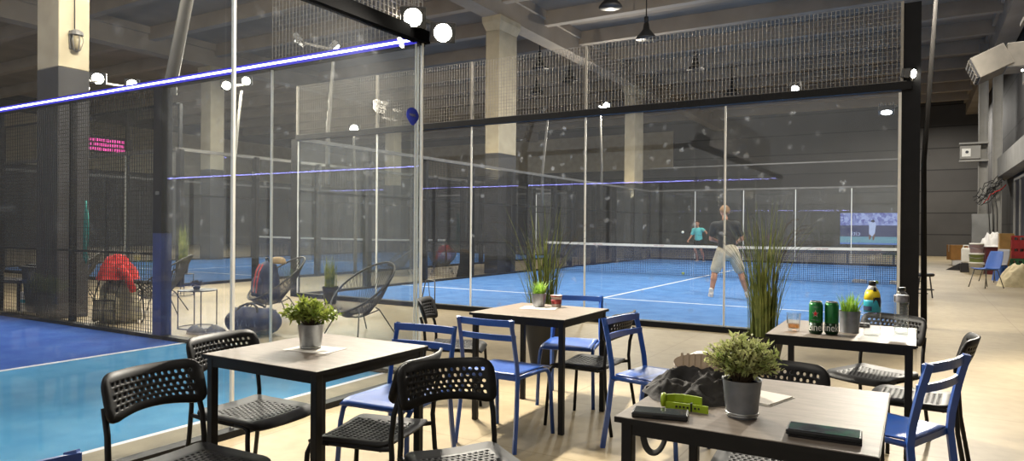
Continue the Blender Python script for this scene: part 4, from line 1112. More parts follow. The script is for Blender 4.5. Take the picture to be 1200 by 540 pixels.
# ------------------------------------------------------------------ corridor between the courts
def acapulco(label, loc, rot, group='woven cord chairs'):
    """front along +y; hoop tilted back"""
    t = thing('cord_lounge_chair', label, 'chair', loc, rot, group)
    n = 56; rim = []; low = []
    for k in range(n):
        a = 2*PI*k/n; s, c = math.sin(a), math.cos(a)       # c=+1 front
        rim.append(Vector((.39*s, .37*c-.06 if c > 0 else .42*c-.06, .59-.29*c)))
        low.append(Vector((.11*s, .10*c-.03, .235-.02*c)))
    mb = MB(); mb.tube(rim+[rim[0], rim[1]], .0125, 8, caps=False); mb.build('hoop', 'cord_dark', t, True)
    mb = MB(); mb.tube(low+[low[0], low[1]], .008, 6, caps=False); mb.build('lower_ring', 'tube_grey', t, True)
    mb = MB()
    for k in range(n):
        a, b = rim[k], low[k]; m_ = a.lerp(b, .5)+Vector((0, -.02, -.035))
        for d in (-.006, .006):
            o = Vector((d, d, 0)); mb.tube([a+o, m_+o, b+o*.4], .0042, 3, caps=False)
    mb.build('woven_cords', 'cord_dark', t)
    for x, y in ((-.33,.26),(.33,.26),(-.28,-.36),(.28,-.36)):
        MB().tube([(x,y,0),(x*.62,y*.55,.30),(x*.5,y*.45,.33)], .0085, 8).build('leg', 'tube_grey', t, True)
    MB().tube([(-.20,.143,.30),(0,.20,.24),(.20,.143,.30)], .008, 6).build('front_brace', 'tube_grey', t, True)
    MB().tube([(-.17,-.2,.30),(0,-.12,.22),(.17,-.2,.30)], .008, 6).build('rear_brace', 'tube_grey', t, True)
    return t
ac = acapulco('black cord lounge chair seen large through the glass, empty', (-6.03, 6.40, 0), face(-.15, -.99))
for (x, y), f, l in [((-8.05, 6.75), (-.3, -.95), 'cord lounge chair holding the navy backpack'),
                     ((-10.0, 6.25), (-.75, -.66), 'cord lounge chair behind the green rucksack'),
                     ((-12.7, 6.35), (-.5, -.87), 'cord lounge chair at the far left behind the court mesh'),
                     ((-12.25, 14.6), (-.6, -.8), 'small distant cord lounge chair beyond the court corner, left one'),
                     ((-11.75, 15.9), (.6, -.8), 'small distant cord lounge chair beyond the court corner, right one')]:
    dup(ac, (x, y, 0), face(*f), l)
def soft_bag(t, name, mat, w, d, h, z=0, seed=1, top=.7, n=22, amp=.06, p=3.2, off=(0,0)):
    """upright stuffed bag: super-ellipse sections with lumps"""
    vs = []; fs = []; m_ = 14
    for i in range(m_+1):
        f = i/m_; s = (1-(abs(2*f-.9)/1.12)**4)**.5 if f > .03 else .86
        s *= 1-(1-top)*f
        for k in range(n):
            a = 2*PI*k/n; c, q = math.cos(a), math.sin(a); e = 2/p
            x = math.copysign(abs(c)**e, c)*w/2*s; y = math.copysign(abs(q)**e, q)*d/2*s
            l = 1+amp*noise.noise(Vector((x*6, y*6, f*h*7+seed)))*2
            vs.append((x*l+off[0], y*l+off[1], z+h*f))
    for i in range(m_):
        for k in range(n): fs.append((i*n+k, i*n+(k+1)%n, (i+1)*n+(k+1)%n, (i+1)*n+k))
    fs.append(tuple(range(n-1,-1,-1))); fs.append(tuple(m_*n+k for k in range(n)))
    return MB().add(vs, fs).build(name, mat, t, True)
# green rucksack with a red jacket on it
t = thing('rucksack', 'green rucksack standing on the floor behind the mesh', 'backpack', (-9.46, 5.34, 0), R(25))
soft_bag(t, 'body', 'canvas_green', .52, .34, .60, 0, 2, .86)
soft_bag(t, 'front_pocket', 'canvas_green', .34, .16, .36, .06, 5, .8, off=(0, -.19))
for s in (-1, 1): soft_bag(t, 'side_pocket', 'canvas_green', .10, .22, .26, .05, 4+s, .8, off=(s*.27, -.02))
mb = MB()
for x in (-.15, 0, .15): mb.tube([(x,-.30,.06),(x,-.29,.25),(x,-.25,.42),(x,-.17,.58)], .016, 6, flat=(.3,1))
for z in (.2, .33): mb.tube([(-.17,-.285,z),(0,-.30,z),(.17,-.285,z)], .012, 6, flat=(1,.3))
mb.build('webbing', 'webbing', t)
for s in (-1, 1): MB().tube([(s*.14,.17,.56),(s*.17,.27,.42),(s*.19,.26,.2),(s*.30,.12,.05),(s*.36,-.02,.02)], .022, 6, flat=(.4,1)).build('shoulder_strap', 'webbing', t)
rj = cloth_heap('jacket', 'red jacket bundled on top of the green rucksack', 'jacket', (-9.44, 5.32, .60), .29, .23, .27, 'red_cloth', 5.1, .32, R(25), 36, 7)
MB().tube([(.16,-.18,.18),(.24,-.16,.06),(.29,-.12,-.10),(.30,-.10,-.16)], [.05,.05,.045,.04], 8).build('sleeve', 'red_cloth', rj, True)
# navy backpack sitting in the lounge chair
t = thing('backpack', 'navy backpack with red straps in the cord lounge chair', 'backpack', (-8.07, 6.71, .30), R(-20))
o = soft_bag(t, 'body', 'navy_cloth', .44, .32, .54, 0, 7, .74)
soft_bag(t, 'front_pocket', 'navy_cloth', .30, .12, .28, .04, 9, .85, off=(0, -.16))
for x in (.05, .17): MB().tube([(x,-.14,.50),(x+.03,-.20,.40),(x+.04,-.23,.25),(x-.03,-.22,.1)], .014, 6, flat=(.4,1)).build('shoulder_strap', 'red_strap', t)
MB().tube([(-.06,0,.52),(-.04,-.02,.58),(.04,-.02,.58),(.06,0,.52)], .012, 6).build('grab_handle', 'webbing', t)
tag(soft_bag(None, 'cloth_roll', 'tan_cloth', .30, .14, .10, 0, 3, .7), 'tan cloth laid over the navy backpack top', 'cloth')
bpy.data.objects['cloth_roll'].location = (-7.93, 6.77, .80)
# duffel
t = thing('duffel_bag', 'navy duffel bag lying on the floor behind the glass', 'bag', (-7.05, 5.64, 0), R(15))
vs = []; fs = []; n = 24; m_ = 16
for i in range(m_+1):
    f = -1+2*i/m_; s = (1-abs(f)**5*.55)
    for k in range(n):
        a = 2*PI*k/n; y = math.cos(a)*.19*s; z = .165+math.sin(a)*.165*s*(1 if math.sin(a) > 0 else .98)
        l = 1+.10*noise.noise(Vector((f*3, y*7, z*7)))
        vs.append((f*.35, y*l, max(0, z*l)))
for i in range(m_):
    for k in range(n): fs.append((i*n+k, i*n+(k+1)%n, (i+1)*n+(k+1)%n, (i+1)*n+k))
fs += [tuple(range(n-1,-1,-1)), tuple(m_*n+k for k in range(n))]
MB().add(vs, fs).build('body', 'navy_cloth', t, True)
for y in (-.11, .11): MB().tube([(-.18,y,.27),(-.14,y*.6,.35),(-.06,y*.3,.385),(.02,y*.3,.385),(.10,y*.6,.35),(.14,y,.27)], .014, 6).build('carry_handle', 'webbing', t)
MB().tube([(-.33,0,.32),(0,0,.338),(.33,0,.315)], .006, 6).build('zip', 'chair_grey', t)
mb = MB()
for q in range(3):
    x = -.12+q*.12; mb.tube([(x-.045,-.19,.13),(x-.02,-.185,.2),(x+.0,-.185,.15),(x+.03,-.185,.2),(x+.045,-.19,.13)], .006, 5)
mb.build('emblem', 'navy_light', t)
# wire side table with a little plant, and a slimmer plant stand behind
def wire_table(label, loc, r, h, legs, ell=1.0, grp=None):
    t = thing('wire_side_table', label, 'table', loc, R(20), grp)
    MB().lathe([(.001,h-.012),(r,h-.012),(r,h),(.001,h)], 28, sx=ell).build('table_top', 'bench_dark', t)
    mb = MB(); ring = [(r*ell*math.cos(2*PI*k/28), r*math.sin(2*PI*k/28), .012) for k in range(30)]; mb.tube(ring, .006, 6, caps=False); mb.build('floor_ring', 'bench_dark', t, True)
    for k in range(legs):
        a = 2*PI*(k+.5)/legs; MB().tube([(r*ell*math.cos(a)*.98, r*math.sin(a)*.98, .0),(r*ell*math.cos(a)*.98, r*math.sin(a)*.98, h-.006)], .007, 6).build('leg', 'bench_dark', t)
    return t
wire_table('round wire side table with a tiny plant, behind the glass', (-8.12, 5.62, 0), .24, .50, 4)
bushy('tiny dry plant on the wire side table', (-8.14, 5.62, .50), .045, .04, .09, .09, 'stem', 'black_pot', 21, 30, .04, .012)
wire_table('slim wire plant stand with a grass pot, behind the wire side table', (-12.1, 8.05, 0), .20, .42, 4)
grassy('grass in black pot on the slim wire stand', (-12.1, 8.05, .42), pot_prof(.09, .12, .26), 110, .78, .12, 'grass', 22, 'black_pot', .014, .3)
grassy('pale grass plant standing behind the navy backpack', (-8.75, 8.6, 0), pot_prof(.10, .14, .30), 110, .62, .13, 'grass', 23, 'black_pot', .014, .3)
# pair of grey shoes
def slipper(label, loc, rot):
    t = thing('grey_shoe', label, 'shoe', loc, rot, 'grey shoes on the floor behind the glass')
    pts = [(.055*math.cos(2*PI*k/24)*(1+.15*math.sin(2*PI*k/24)), .14*math.sin(2*PI*k/24)) for k in range(24)]
    MB().prism(pts, 0, .025).build('sole', 'shoe_white', t)
    vs = []; fs = []
    for i in range(7):
        f = i/6; s = math.cos(f*PI/2*.92)
        for x, y in pts: vs.append((x*(s**.6)*.95, y*(s**.5)*.96+(.02*f), .025+.075*f*(1.25 if y < 0 else .9)))
    for i in range(6):
        for k in range(24): fs.append((i*24+k, i*24+(k+1)%24, (i+1)*24+(k+1)%24, (i+1)*24+k))
    fs.append(tuple(6*24+k for k in range(24)))
    MB().add(vs, fs).build('upper', 'grey_shoe', t, True); return t
slipper('grey shoe left of its pair, on the floor by the glass', (-7.66, 5.28, 0), R(-75)); slipper('grey shoe right of its pair, nearer the duffel', (-7.47, 5.42, 0), R(-70))
# teal rope hanging on the mesh
mb = MB(); mb.tube([(0,0,.80),(.03,.01,.6),(-.01,.0,.3),(.04,0,.05),(.0,.01,-.02),(-.03,0,.06),(-.02,.0,.4),(.01,0,.8)], .014, 6)
mb.tube([(0,0,.80),(.06,.01,.5),(.05,0,.2)], .012, 6)
tag(mb.build('hanging_rope', 'rope_teal', None, True, loc=(-9.42, Y1+.07, .86)), 'teal rope hanging on the court mesh beside the dark column', 'rope')
# dark bin, bench and small carton at far left
t = thing('waste_bin', 'dark square bin left of the dark column base', 'bin', (-11.55, 5.42, 0), R(0))
mb = MB(); w0, w1 = .20, .25; mb.add([(-w0,-w0,0),(w0,-w0,0),(w0,w0,0),(-w0,w0,0),(-w1,-w1,.66),(w1,-w1,.66),(w1,w1,.66),(-w1,w1,.66)], [(0,3,2,1),(4,5,6,7),(0,1,5,4),(1,2,6,5),(2,3,7,6),(3,0,4,7)]); mb.build('body', 'bin_dark', t, bevel=.015)
mb = MB(); mb.box(-.27,.27,-.27,.27,.66,.70); mb.box(-.2,.2,-.2,.2,.70,.73); mb.build('lid', 'bin_dark', t, bevel=.01)
t = thing('low_bench', 'dark low table at the far left behind the court mesh', 'table', (-12.5, 5.3, 0), R(12))
MB().box(-.55,.55,-.22,.22,.42,.47).build('tabletop', 'bench_dark', t)
for sx in (-1, 1):
    for sy in (-1, 1): MB().box(sx*.51-.02, sx*.51+.02, sy*.19-.02, sy*.19+.02, 0, .42).build('leg', 'bench_dark', t)
t = thing('drink_carton', 'white carton standing between low table and bin', 'carton', (-11.86, 5.25, 0))
MB().box(-.035,.035,-.035,.035,0,.30).build('carton_body', 'white', t, bevel=.004); MB().box(-.036,.036,-.036,.036,.13,.18).build('teal_band', 'label_teal', t)
# little metal hurdle frame at the glass
t = thing('metal_stand', 'thin bent metal stand against the court glass behind the left chairs', 'stand', (-6.86, 9.0, 0), R(-25))
MB().tube([(-.26,-.08,0),(-.22,0,.44),(-.17,.02,.47),(.06,.02,.47),(.11,0,.44),(.26,-.08,0)], .010, 8).build('front_frame', 'tube_grey', t, True)
MB().tube([(-.26,.12,0),(-.20,.04,.44)], .008, 6).build('rear_leg', 'tube_grey', t)

# ------------------------------------------------------------------ reflected screen and pink display
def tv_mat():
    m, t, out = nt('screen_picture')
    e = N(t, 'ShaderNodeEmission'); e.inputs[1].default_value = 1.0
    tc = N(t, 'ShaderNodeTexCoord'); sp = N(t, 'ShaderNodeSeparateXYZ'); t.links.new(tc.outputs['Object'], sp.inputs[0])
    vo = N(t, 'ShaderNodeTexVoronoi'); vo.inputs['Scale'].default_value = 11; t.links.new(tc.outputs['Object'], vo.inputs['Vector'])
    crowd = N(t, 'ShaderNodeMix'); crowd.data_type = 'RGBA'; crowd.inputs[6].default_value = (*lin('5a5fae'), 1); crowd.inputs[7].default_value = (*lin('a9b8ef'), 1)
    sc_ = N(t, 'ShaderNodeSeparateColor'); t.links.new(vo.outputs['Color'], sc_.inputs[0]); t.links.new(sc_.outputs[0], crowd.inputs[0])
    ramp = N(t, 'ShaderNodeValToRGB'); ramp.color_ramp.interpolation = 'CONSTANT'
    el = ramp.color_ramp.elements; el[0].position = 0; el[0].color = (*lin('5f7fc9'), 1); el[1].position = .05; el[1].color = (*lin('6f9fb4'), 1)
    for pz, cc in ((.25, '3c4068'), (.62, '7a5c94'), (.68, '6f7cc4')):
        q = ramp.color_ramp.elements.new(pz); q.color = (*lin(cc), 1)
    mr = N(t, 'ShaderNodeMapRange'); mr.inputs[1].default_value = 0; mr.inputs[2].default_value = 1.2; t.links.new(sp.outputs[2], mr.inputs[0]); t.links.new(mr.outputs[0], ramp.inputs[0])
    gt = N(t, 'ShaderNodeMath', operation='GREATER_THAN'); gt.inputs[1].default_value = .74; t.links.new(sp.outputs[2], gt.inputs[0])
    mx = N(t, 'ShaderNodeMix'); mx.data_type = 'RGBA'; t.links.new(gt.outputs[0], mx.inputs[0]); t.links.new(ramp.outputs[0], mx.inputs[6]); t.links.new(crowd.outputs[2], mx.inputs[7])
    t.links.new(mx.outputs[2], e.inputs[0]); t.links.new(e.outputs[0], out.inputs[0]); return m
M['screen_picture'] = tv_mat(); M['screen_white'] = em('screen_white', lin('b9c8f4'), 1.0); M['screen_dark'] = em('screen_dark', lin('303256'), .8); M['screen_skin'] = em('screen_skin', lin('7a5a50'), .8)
t = thing('screen_reflection', 'mirror image of a tennis screen, built as a glowing panel behind the far glass', 'screen', (-1.56, 29.9, .80))  # reflection in the court glass, built as a real glowing panel
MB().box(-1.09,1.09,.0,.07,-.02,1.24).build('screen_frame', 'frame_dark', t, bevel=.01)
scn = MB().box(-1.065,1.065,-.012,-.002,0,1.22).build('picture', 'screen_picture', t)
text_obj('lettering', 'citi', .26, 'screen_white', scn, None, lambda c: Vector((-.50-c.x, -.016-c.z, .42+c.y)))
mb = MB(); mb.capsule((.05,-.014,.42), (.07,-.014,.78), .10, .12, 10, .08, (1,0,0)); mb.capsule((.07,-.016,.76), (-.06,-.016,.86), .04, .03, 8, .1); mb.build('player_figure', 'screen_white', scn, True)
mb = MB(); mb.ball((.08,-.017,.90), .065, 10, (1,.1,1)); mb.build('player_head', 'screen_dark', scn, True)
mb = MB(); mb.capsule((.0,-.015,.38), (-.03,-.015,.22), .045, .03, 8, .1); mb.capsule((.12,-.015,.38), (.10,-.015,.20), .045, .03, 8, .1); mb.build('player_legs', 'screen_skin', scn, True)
for s in (-1, 1): MB().box(s*.8-.03, s*.8+.03, .02, .08, -.80, 0).build('stand_leg', 'frame_dark', t)  # legs and feet added to carry the reflected screen
for s in (-1, 1): MB().box(s*.8-.05, s*.8+.05, -.18, .28, -.80, -.77).build('stand_foot', 'frame_dark', t)
t = thing('led_display', 'pink glowing display board far behind the left court', 'sign', (-29.9, 16.25, 4.38))
MB().box(-.05,.02,-.95,1.15,.0,.72).build('board', 'sign_back', t)
mb = MB(); r3 = random.Random(4)
for row in range(3):
    y = -.80
    while y < .75:
        w = r3.uniform(.08, .22); mb.box(.02,.03, y, y+w, .48-row*.19, .60-row*.19); y += w+.03
mb.build('lit_rows', 'sign_pink', t)
for s in (-.8, 1.0): MB().box(-.04,-.01, s-.03, s+.03, -4.38, 0).build('post', 'frame_dark', t)

# ------------------------------------------------------------------ clutter at right
t = thing('stool', 'dark round topped stool beside the court corner post', 'stool', (.14, 16.2, 0))
MB().lathe([(.001,.43),(.15,.43),(.17,.445),(.17,.475),(.15,.49),(.001,.49)], 24).build('seat', 'bench_dark', t, True)
for k in range(4):
    a = PI/4+PI/2*k; MB().tube([(.19*math.cos(a),.19*math.sin(a),0),(.12*math.cos(a),.12*math.sin(a),.43)], .014, 6).build('leg', 'bench_dark', t)
MB().tube([(.16*math.cos(2*PI*k/20), .16*math.sin(2*PI*k/20), .16) for k in range(22)], .010, 6, caps=False).build('foot_ring', 'bench_dark', t, True)
def carton(name, label, loc, w, d, h, mat, rot=0, flaps=True, cat='box', grp=None):
    t = thing(name, label, cat, loc, rot, grp)
    MB().box(-w/2,w/2,-d/2,d/2,0,h).build('box_body', mat, t, bevel=.008)
    if flaps:
        for s in (-1, 1): MB().box(-w/2, w/2, s*d/2*.02 if s > 0 else -d/2, d/2 if s > 0 else -d/2*.02, h, h+.008).build('flap', mat, t)
        MB().box(-w/2-.001, w/2+.001, -.03, .03, h*.55, h+.0095).build('tape', 'paper', t)
    return t
carton('cardboard_box', 'brown cardboard box on a white box at the far end', (1.36, 32.2, .212), .58, .5, .58, 'cardboard', R(15))
carton('white_box', 'low white box under the brown cardboard box', (1.40, 32.15, 0), .42, .42, .20, 'bag_white', 0)
t = thing('office_chair_base', 'dark castor base and ramp lying beside the cardboard box', 'chair base', (1.55, 29.5, 0))
MB().lathe([(.03,.1),(.03,.45),(.05,.46),(.05,.5)], 12).build('column', 'bench_dark', t, True)
for k in range(5):
    a = 2*PI*k/5+.3; MB().bar((0,0,.12),(.3*math.cos(a),.3*math.sin(a),.08),.045).build('leg', 'bench_dark', t); MB().ball((.3*math.cos(a),.3*math.sin(a),.045), .045, 10).build('castor', 'bench_dark', t, True)
t = thing('wedge_ramp', 'dark wedge ramp leaning by the buckets', 'ramp', (1.25, 28.3, 0), R(-10))
mb = MB(); mb.add([(-.35,-.3,0),(.35,-.3,0),(.35,.3,0),(-.35,.3,0),(.35,-.3,.42),(.35,.3,.42)], [(0,3,2,1),(0,1,4),(3,5,2),(1,2,5,4),(0,4,5,3)]); mb.build('slope', 'bench_dark', t)
MB().box(.33,.37,-.3,.3,0,.42).build('rear_board', 'chair_grey', t)
def bucket(label, loc, r, h, mat, lid):
    t = thing('bucket', label, 'bucket', loc, 0, 'stacked buckets'); MB().lathe([(.001,0),(r*.88,0),(r,h*.95),(r*1.03,h*.95),(r*1.03,h)], 24).build('bucket_body', mat, t, True)
    MB().lathe([(.001,h+.02),(r*.9,h+.02),(r*1.05,h+.015),(r*1.05,h-.03)], 24).build('lid', lid, t, True)
    MB().tube([(r*1.03,0,h*.8),(r*.8,-r*.8,h*.55),(0,-r*1.12,h*.42),(-r*.8,-r*.8,h*.55),(-r*1.03,0,h*.8)], .008, 6).build('bail_handle', 'chair_grey', t, True)
bucket('white bucket at the bottom of the stack', (1.60, 25.8, 0), .20, .36, 'bucket_white', 'bucket_white')
bucket('white bucket with green band in the middle of the stack', (1.60, 25.8, .385), .20, .26, 'bucket_lid_green', 'bucket_white')
bucket('pinkish bucket on top of the stack', (1.60, 25.8, .675), .19, .28, 'bucket_pink', 'bucket_white')
t = thing('jerry_can', 'white plastic canister behind the bucket stack', 'canister', (1.38, 26.9, .30))
MB().box(-.13,.13,-.12,.12,0,.50).build('body', 'bucket_white', t, bevel=.05); MB().tube([(-.08,0,.48),(-.06,0,.58),(.06,0,.58),(.08,0,.48)], .02, 8).build('handle', 'bucket_white', t, True); MB().lathe([(.035,.5),(.035,.55),(.001,.555)], 14, (.07,.06,0)).build('cap', 'crate_red', t, True)
carton('plinth_box', 'dark plinth box under the white canister', (1.40, 26.95, 0), .34, .34, .30, 'bench_dark', 0, False)
carton('dark_red_box', 'dark red box with a white bag on it', (2.10, 26.2, 0), .52, .42, .86, 'box_darkred', R(5), False)
cloth_heap('plastic_bag', 'crumpled white bag on top of the dark red box', 'bag', (2.04, 26.2, .865), .36, .26, .36, 'bag_white', 8.2, .4, 0, 28, 7)
def shell_chair(label, loc, rot, mat):
    t = thing('shell_chair', label, 'chair', loc, rot, 'plastic shell chairs by the wall'); vs = []; fs = []
    n, m_ = 10, 16
    for i in range(m_+1):
        f = i/m_
        for j in range(n+1):
            u = -1+2*j/n
            if f < .5: y = .21-.42*(f/.5); z = .45-.02*math.sin(PI*f/.5)+.025*u*u; w = .215
            else: g = (f-.5)/.5; y = -.21-.13*g+.035*u*u; z = .45+.42*g; w = .215*(1-.22*g**3)
            vs.append((u*w, y, z))
    for i in range(m_):
        for j in range(n): fs.append((i*(n+1)+j, i*(n+1)+j+1, (i+1)*(n+1)+j+1, (i+1)*(n+1)+j))
    solid(MB().add(vs, fs).build('shell', mat, t, True), .012)
    for sx in (-1, 1):
        for y0, y1 in ((.25,.15),(-.27,-.15)): MB().tube([(sx*.23,y0,0),(sx*.17,y1,.435)], .011, 8).build('leg', 'tube_grey', t, True)
    MB().tube([(-.17,.15,.43),(.17,.15,.43),(.17,-.15,.43),(-.17,-.15,.43),(-.17,.15,.43)], .010, 6).build('under_frame', 'tube_grey', t)
    return t
shell_chair('blue plastic shell chair on thin metal legs beside the sack', (1.42, 19.85, 0), face(-.75, -.66), 'chair_blue')
shell_chair('grey plastic shell chair behind the blue one', (1.78, 22.3, 0), face(-.75, -.66), 'chair_grey')
cloth_heap('sack', 'large cream sack slumped in front of the crates', 'sack', (2.2, 20.75, 0), .50, .40, .46, 'sack', 4.4, .3, .2, 34, 4)
tag(cloth_heap('blue_bag', 'small blue bag between grey chair and cartons', 'bag', (1.98, 22.9, 0), .2, .22, .52, 'chair_blue', 6.1, .3, 0, 24, 5))
carton('tan_carton', 'tall tan carton, lower one of the stack at the right edge', (2.16, 23.6, 0), .34, .40, .66, 'cardboard_pale', 0, False)
carton('tan_carton', 'tan carton on top of the stack at the right edge', (2.15, 23.6, .665), .34, .40, .62, 'cardboard_pale', 0, True)
def crate(label, loc, mat, txt=None):
    t = thing('bottle_crate', label, 'crate', loc, 0, 'plastic crates at the right edge'); w, d, h = .40, .30, .30
    mb = MB()
    for s in (-1, 1):
        mb.box(-w/2,w/2,s*d/2-.01,s*d/2+.01,0,h*.62); mb.box(s*w/2-.01,s*w/2+.01,-d/2,d/2,0,h*.62)
        mb.box(-w/2,w/2,s*d/2-.01,s*d/2+.01,h*.86,h); mb.box(s*w/2-.01,s*w/2+.01,-d/2,d/2,h*.86,h)
        for x in (-w/2+.02, -.06, .06, w/2-.02): mb.box(x-.02,x+.02,s*d/2-.01,s*d/2+.01,h*.6,h*.88)
    mb.box(-w/2,w/2,-d/2,d/2,0,.02); mb.build('crate_body', mat, t)
    k = MB()
    for i in range(4):
        for j in range(3): k.lathe([(.03,.02),(.03,.17),(.012,.23),(.012,.27)], 8, (-.15+i*.1, -.09+j*.09, 0))
    k.build('bottles', 'can_dark', t, True)
    if txt: text_obj('lettering', txt, .11, 'white', t, None, lambda c: Vector((c.x, -d/2-.012-c.z, .09+c.y)))
    return t
crate('green bottle crate with white lettering, lowest at the right edge', (2.36, 22.6, .32), 'crate_green', 'Carls')
crate('red bottle crate above the green one', (2.40, 22.75, .63), 'crate_red'); crate('topmost red bottle crate at the right edge', (2.40, 22.75, .935), 'crate_red')
carton('support_box', 'dark box under the green crate', (2.36, 22.65, 0), .4, .32, .315, 'bench_dark', 0, False)
t = thing('wall_cabinet', 'pale grey cabinet hanging in front of the steel columns', 'cabinet', (1.97, 28.9, .80))
MB().box(-.33,.33,-.12,.14,0,1.15).build('cabinet_body', 'cabinet_grey', t, bevel=.01); d_ = MB().box(-.31,.31,-.14,-.121,.02,1.13).build('door', 'cabinet_grey', t, bevel=.006); MB().box(.24,.27,-.165,-.141,.5,.62).build('handle', 'frame_dark', d_)
t = thing('switch_box', 'pale bracket box sticking out from the steel column, high at right', 'box', (1.62, 29.2, 3.85))
MB().box(-.34,.28,-.12,.14,.06,.52).build('box_body', 'column_grey', t, bevel=.01); MB().box(-.36,.5,-.14,.16,.58,.64).build('top_rail', 'column_grey', t); MB().box(-.36,.5,-.14,.16,-.04,.02).build('bottom_rail', 'column_grey', t)
f_ = MB().box(-.28,-.02,-.135,-.119,.14,.42).build('face_plate', 'white', t); MB().lathe([(.001,0),(.05,0),(.05,.02),(.001,.02)], 14).xf(Matrix.Translation((-.13,-.135,.30)) @ Matrix.Rotation(R(90), 4, 'X')).build('knob', 'louver', f_)
t = thing('cable_bundle', 'tangle of dark cables on the steel columns', 'cable', (2.1, 28.6, 2.4)); r4 = random.Random(9)
for k in range(12):
    pts = []; x, z = r4.uniform(-.45,-.1), r4.uniform(-.25,.5)
    for i in range(9): f = i/8; pts.append((x+f*r4.uniform(.5,.65), -.06+r4.uniform(-.05,.05), z+f*.55+r4.uniform(-.09,.09)))
    MB().tube(pts, .016, 5).build('cable', ['wire_dark', 'red_cloth', 'webbing'][k % 3 if k % 4 == 0 else 0], t, True)
for k in range(3):
    MB().tube([(-.05+.1*k,-.08,.3),(0+.12*k,-.1,-.3),(.05+.1*k,-.08,-1.2)], .014, 5).build('cable', 'wire_dark', t, True)
# heater hanging at upper right
t = thing('air_heater', 'hanging air heater with tilted slatted outlet at upper right', 'heater', (1.25, 14.0, 4.0))
D = lambda p: p
# outlet head
q = Matrix.Translation((-.26,0,.12)) @ Matrix.Rotation(R(-24), 4, 'Y') @ Matrix.Rotation(R(0), 4, 'Z')
MB().box(-.20,.30,-.34,.34,-.17,.20).xf(q).build('outlet_head', 'heater', t, bevel=.012)
gr = MB().box(-.225,-.198,-.32,.32,-.15,.18).xf(q).build('grille', 'louver', t)
mb = MB()
for k in range(5): mb.box(-.245,-.222,-.31,.31,-.135+k*.068,-.115+k*.068)
for k in range(4): mb.box(-.240,-.225,-.30+k*.2-.01,-.30+k*.2+.01,-.15,.18)
mb.xf(q).build('slat', 'heater', gr)
MB().box(-.02,.30,-.32,.32,.02,.42).build('duct', 'heater', t, bevel=.015)
MB().box(.26,1.35,-.38,.38,-.18,.52).build('heater_body', 'heater', t, bevel=.02)
MB().bar((.34,0,.5),(.34,0,.95),.04).build('hanger_rod', 'heater', t); MB().bar((1.1,0,.5),(1.1,0,4.2),.03).build('hanger_rod', 'heater', t); MB().box(.2,.5,-.2,.2,.78,.84).build('hanger_plate', 'heater', t)
MB().bar((.34,0,.9),(.34,0,4.2),.012).build('hanger_rod', 'heater', t)
MB().ball((.18,-.36,-.06), .018, 8).build('pilot_lamp', 'lamp_lens_soft', t, True)

# ------------------------------------------------------------------ people
def remesh(o, size, it=6):
    m = o.modifiers.new('remesh', 'REMESH'); m.mode = 'VOXEL'; m.voxel_size = size; m.use_smooth_shade = True
    s = o.modifiers.new('smooth', 'SMOOTH'); s.factor = .5; s.iterations = it
    return o
def hand(mb, w, d, palm_n, side, curl=.5, s=1.0):
    """palm at wrist w pointing d, palm facing palm_n; five bent fingers"""
    w = Vector(w); d = Vector(d).normalized(); n = Vector(palm_n); n = (n-d*n.dot(d)).normalized(); x = d.cross(n)*side
    mb.capsule(w-d*.03*s, w+d*.025*s, .026*s, .030*s, 10, .7, x)
    mb.capsule(w+d*.02*s, w+d*.085*s, .036*s, .040*s, 12, .42, x)
    for i, (off, L) in enumerate(((-.030, .068), (-.010, .078), (.010, .073), (.029, .056))):
        a = w+d*.085*s+x*off*s; p = a
        for j in range(3):
            ang = curl*(j+.6); dd = (d*math.cos(ang)+n*math.sin(ang)).normalized(); q = p+dd*L*s*(.42, .33, .27)[j]
            mb.capsule(p, q, .0098*s-.0008*j, .0092*s-.0008*j, 8); p = q
    a = w+d*.025*s-x*.030*s; b = a+(d*.5-x*.75+n*.35).normalized()*.042*s; c = b+(d*.85-x*.3+n*.5).normalized()*.034*s
    mb.capsule(a, b, .014*s, .0115*s, 8); mb.capsule(b, c, .0112*s, .0095*s, 8)
def head(mb, c, fwd, s=1.0):
    """head with face; c = centre of skull"""
    f = Vector(fwd).normalized(); r = f.cross(Vector((0,0,1))).normalized(); u = r.cross(f); rot = Matrix((r, f, u)).transposed()
    P = lambda x, y, z: Vector(c)+(r*x+f*y+u*z)*s
    mb.ball(P(0,-.005,.025), .092*s, 16, (.84,1.03,1.0), rot); mb.ball(P(0,.028,-.045), .066*s, 14, (.86,.92,1.05), rot); mb.ball(P(0,.058,-.088), .028*s, 10, (1.1,.9,.9), rot)
    mb.capsule(P(0,.088,.012), P(0,.108,-.026), .011*s, .016*s, 8); mb.capsule(P(-.034,.082,.026), P(.034,.082,.026), .013*s, .013*s, 8)
    for q in (-1, 1):
        mb.ball(P(q*.080,-.008,-.012), .026*s, 10, (.38,.75,1.15), rot); mb.ball(P(q*.04,.07,-.03), .024*s, 8, (1,.7,.9), rot)
    mb.capsule(P(-.018,.089,-.056), P(.018,.089,-.056), .008*s, .008*s, 8)
    return P, rot
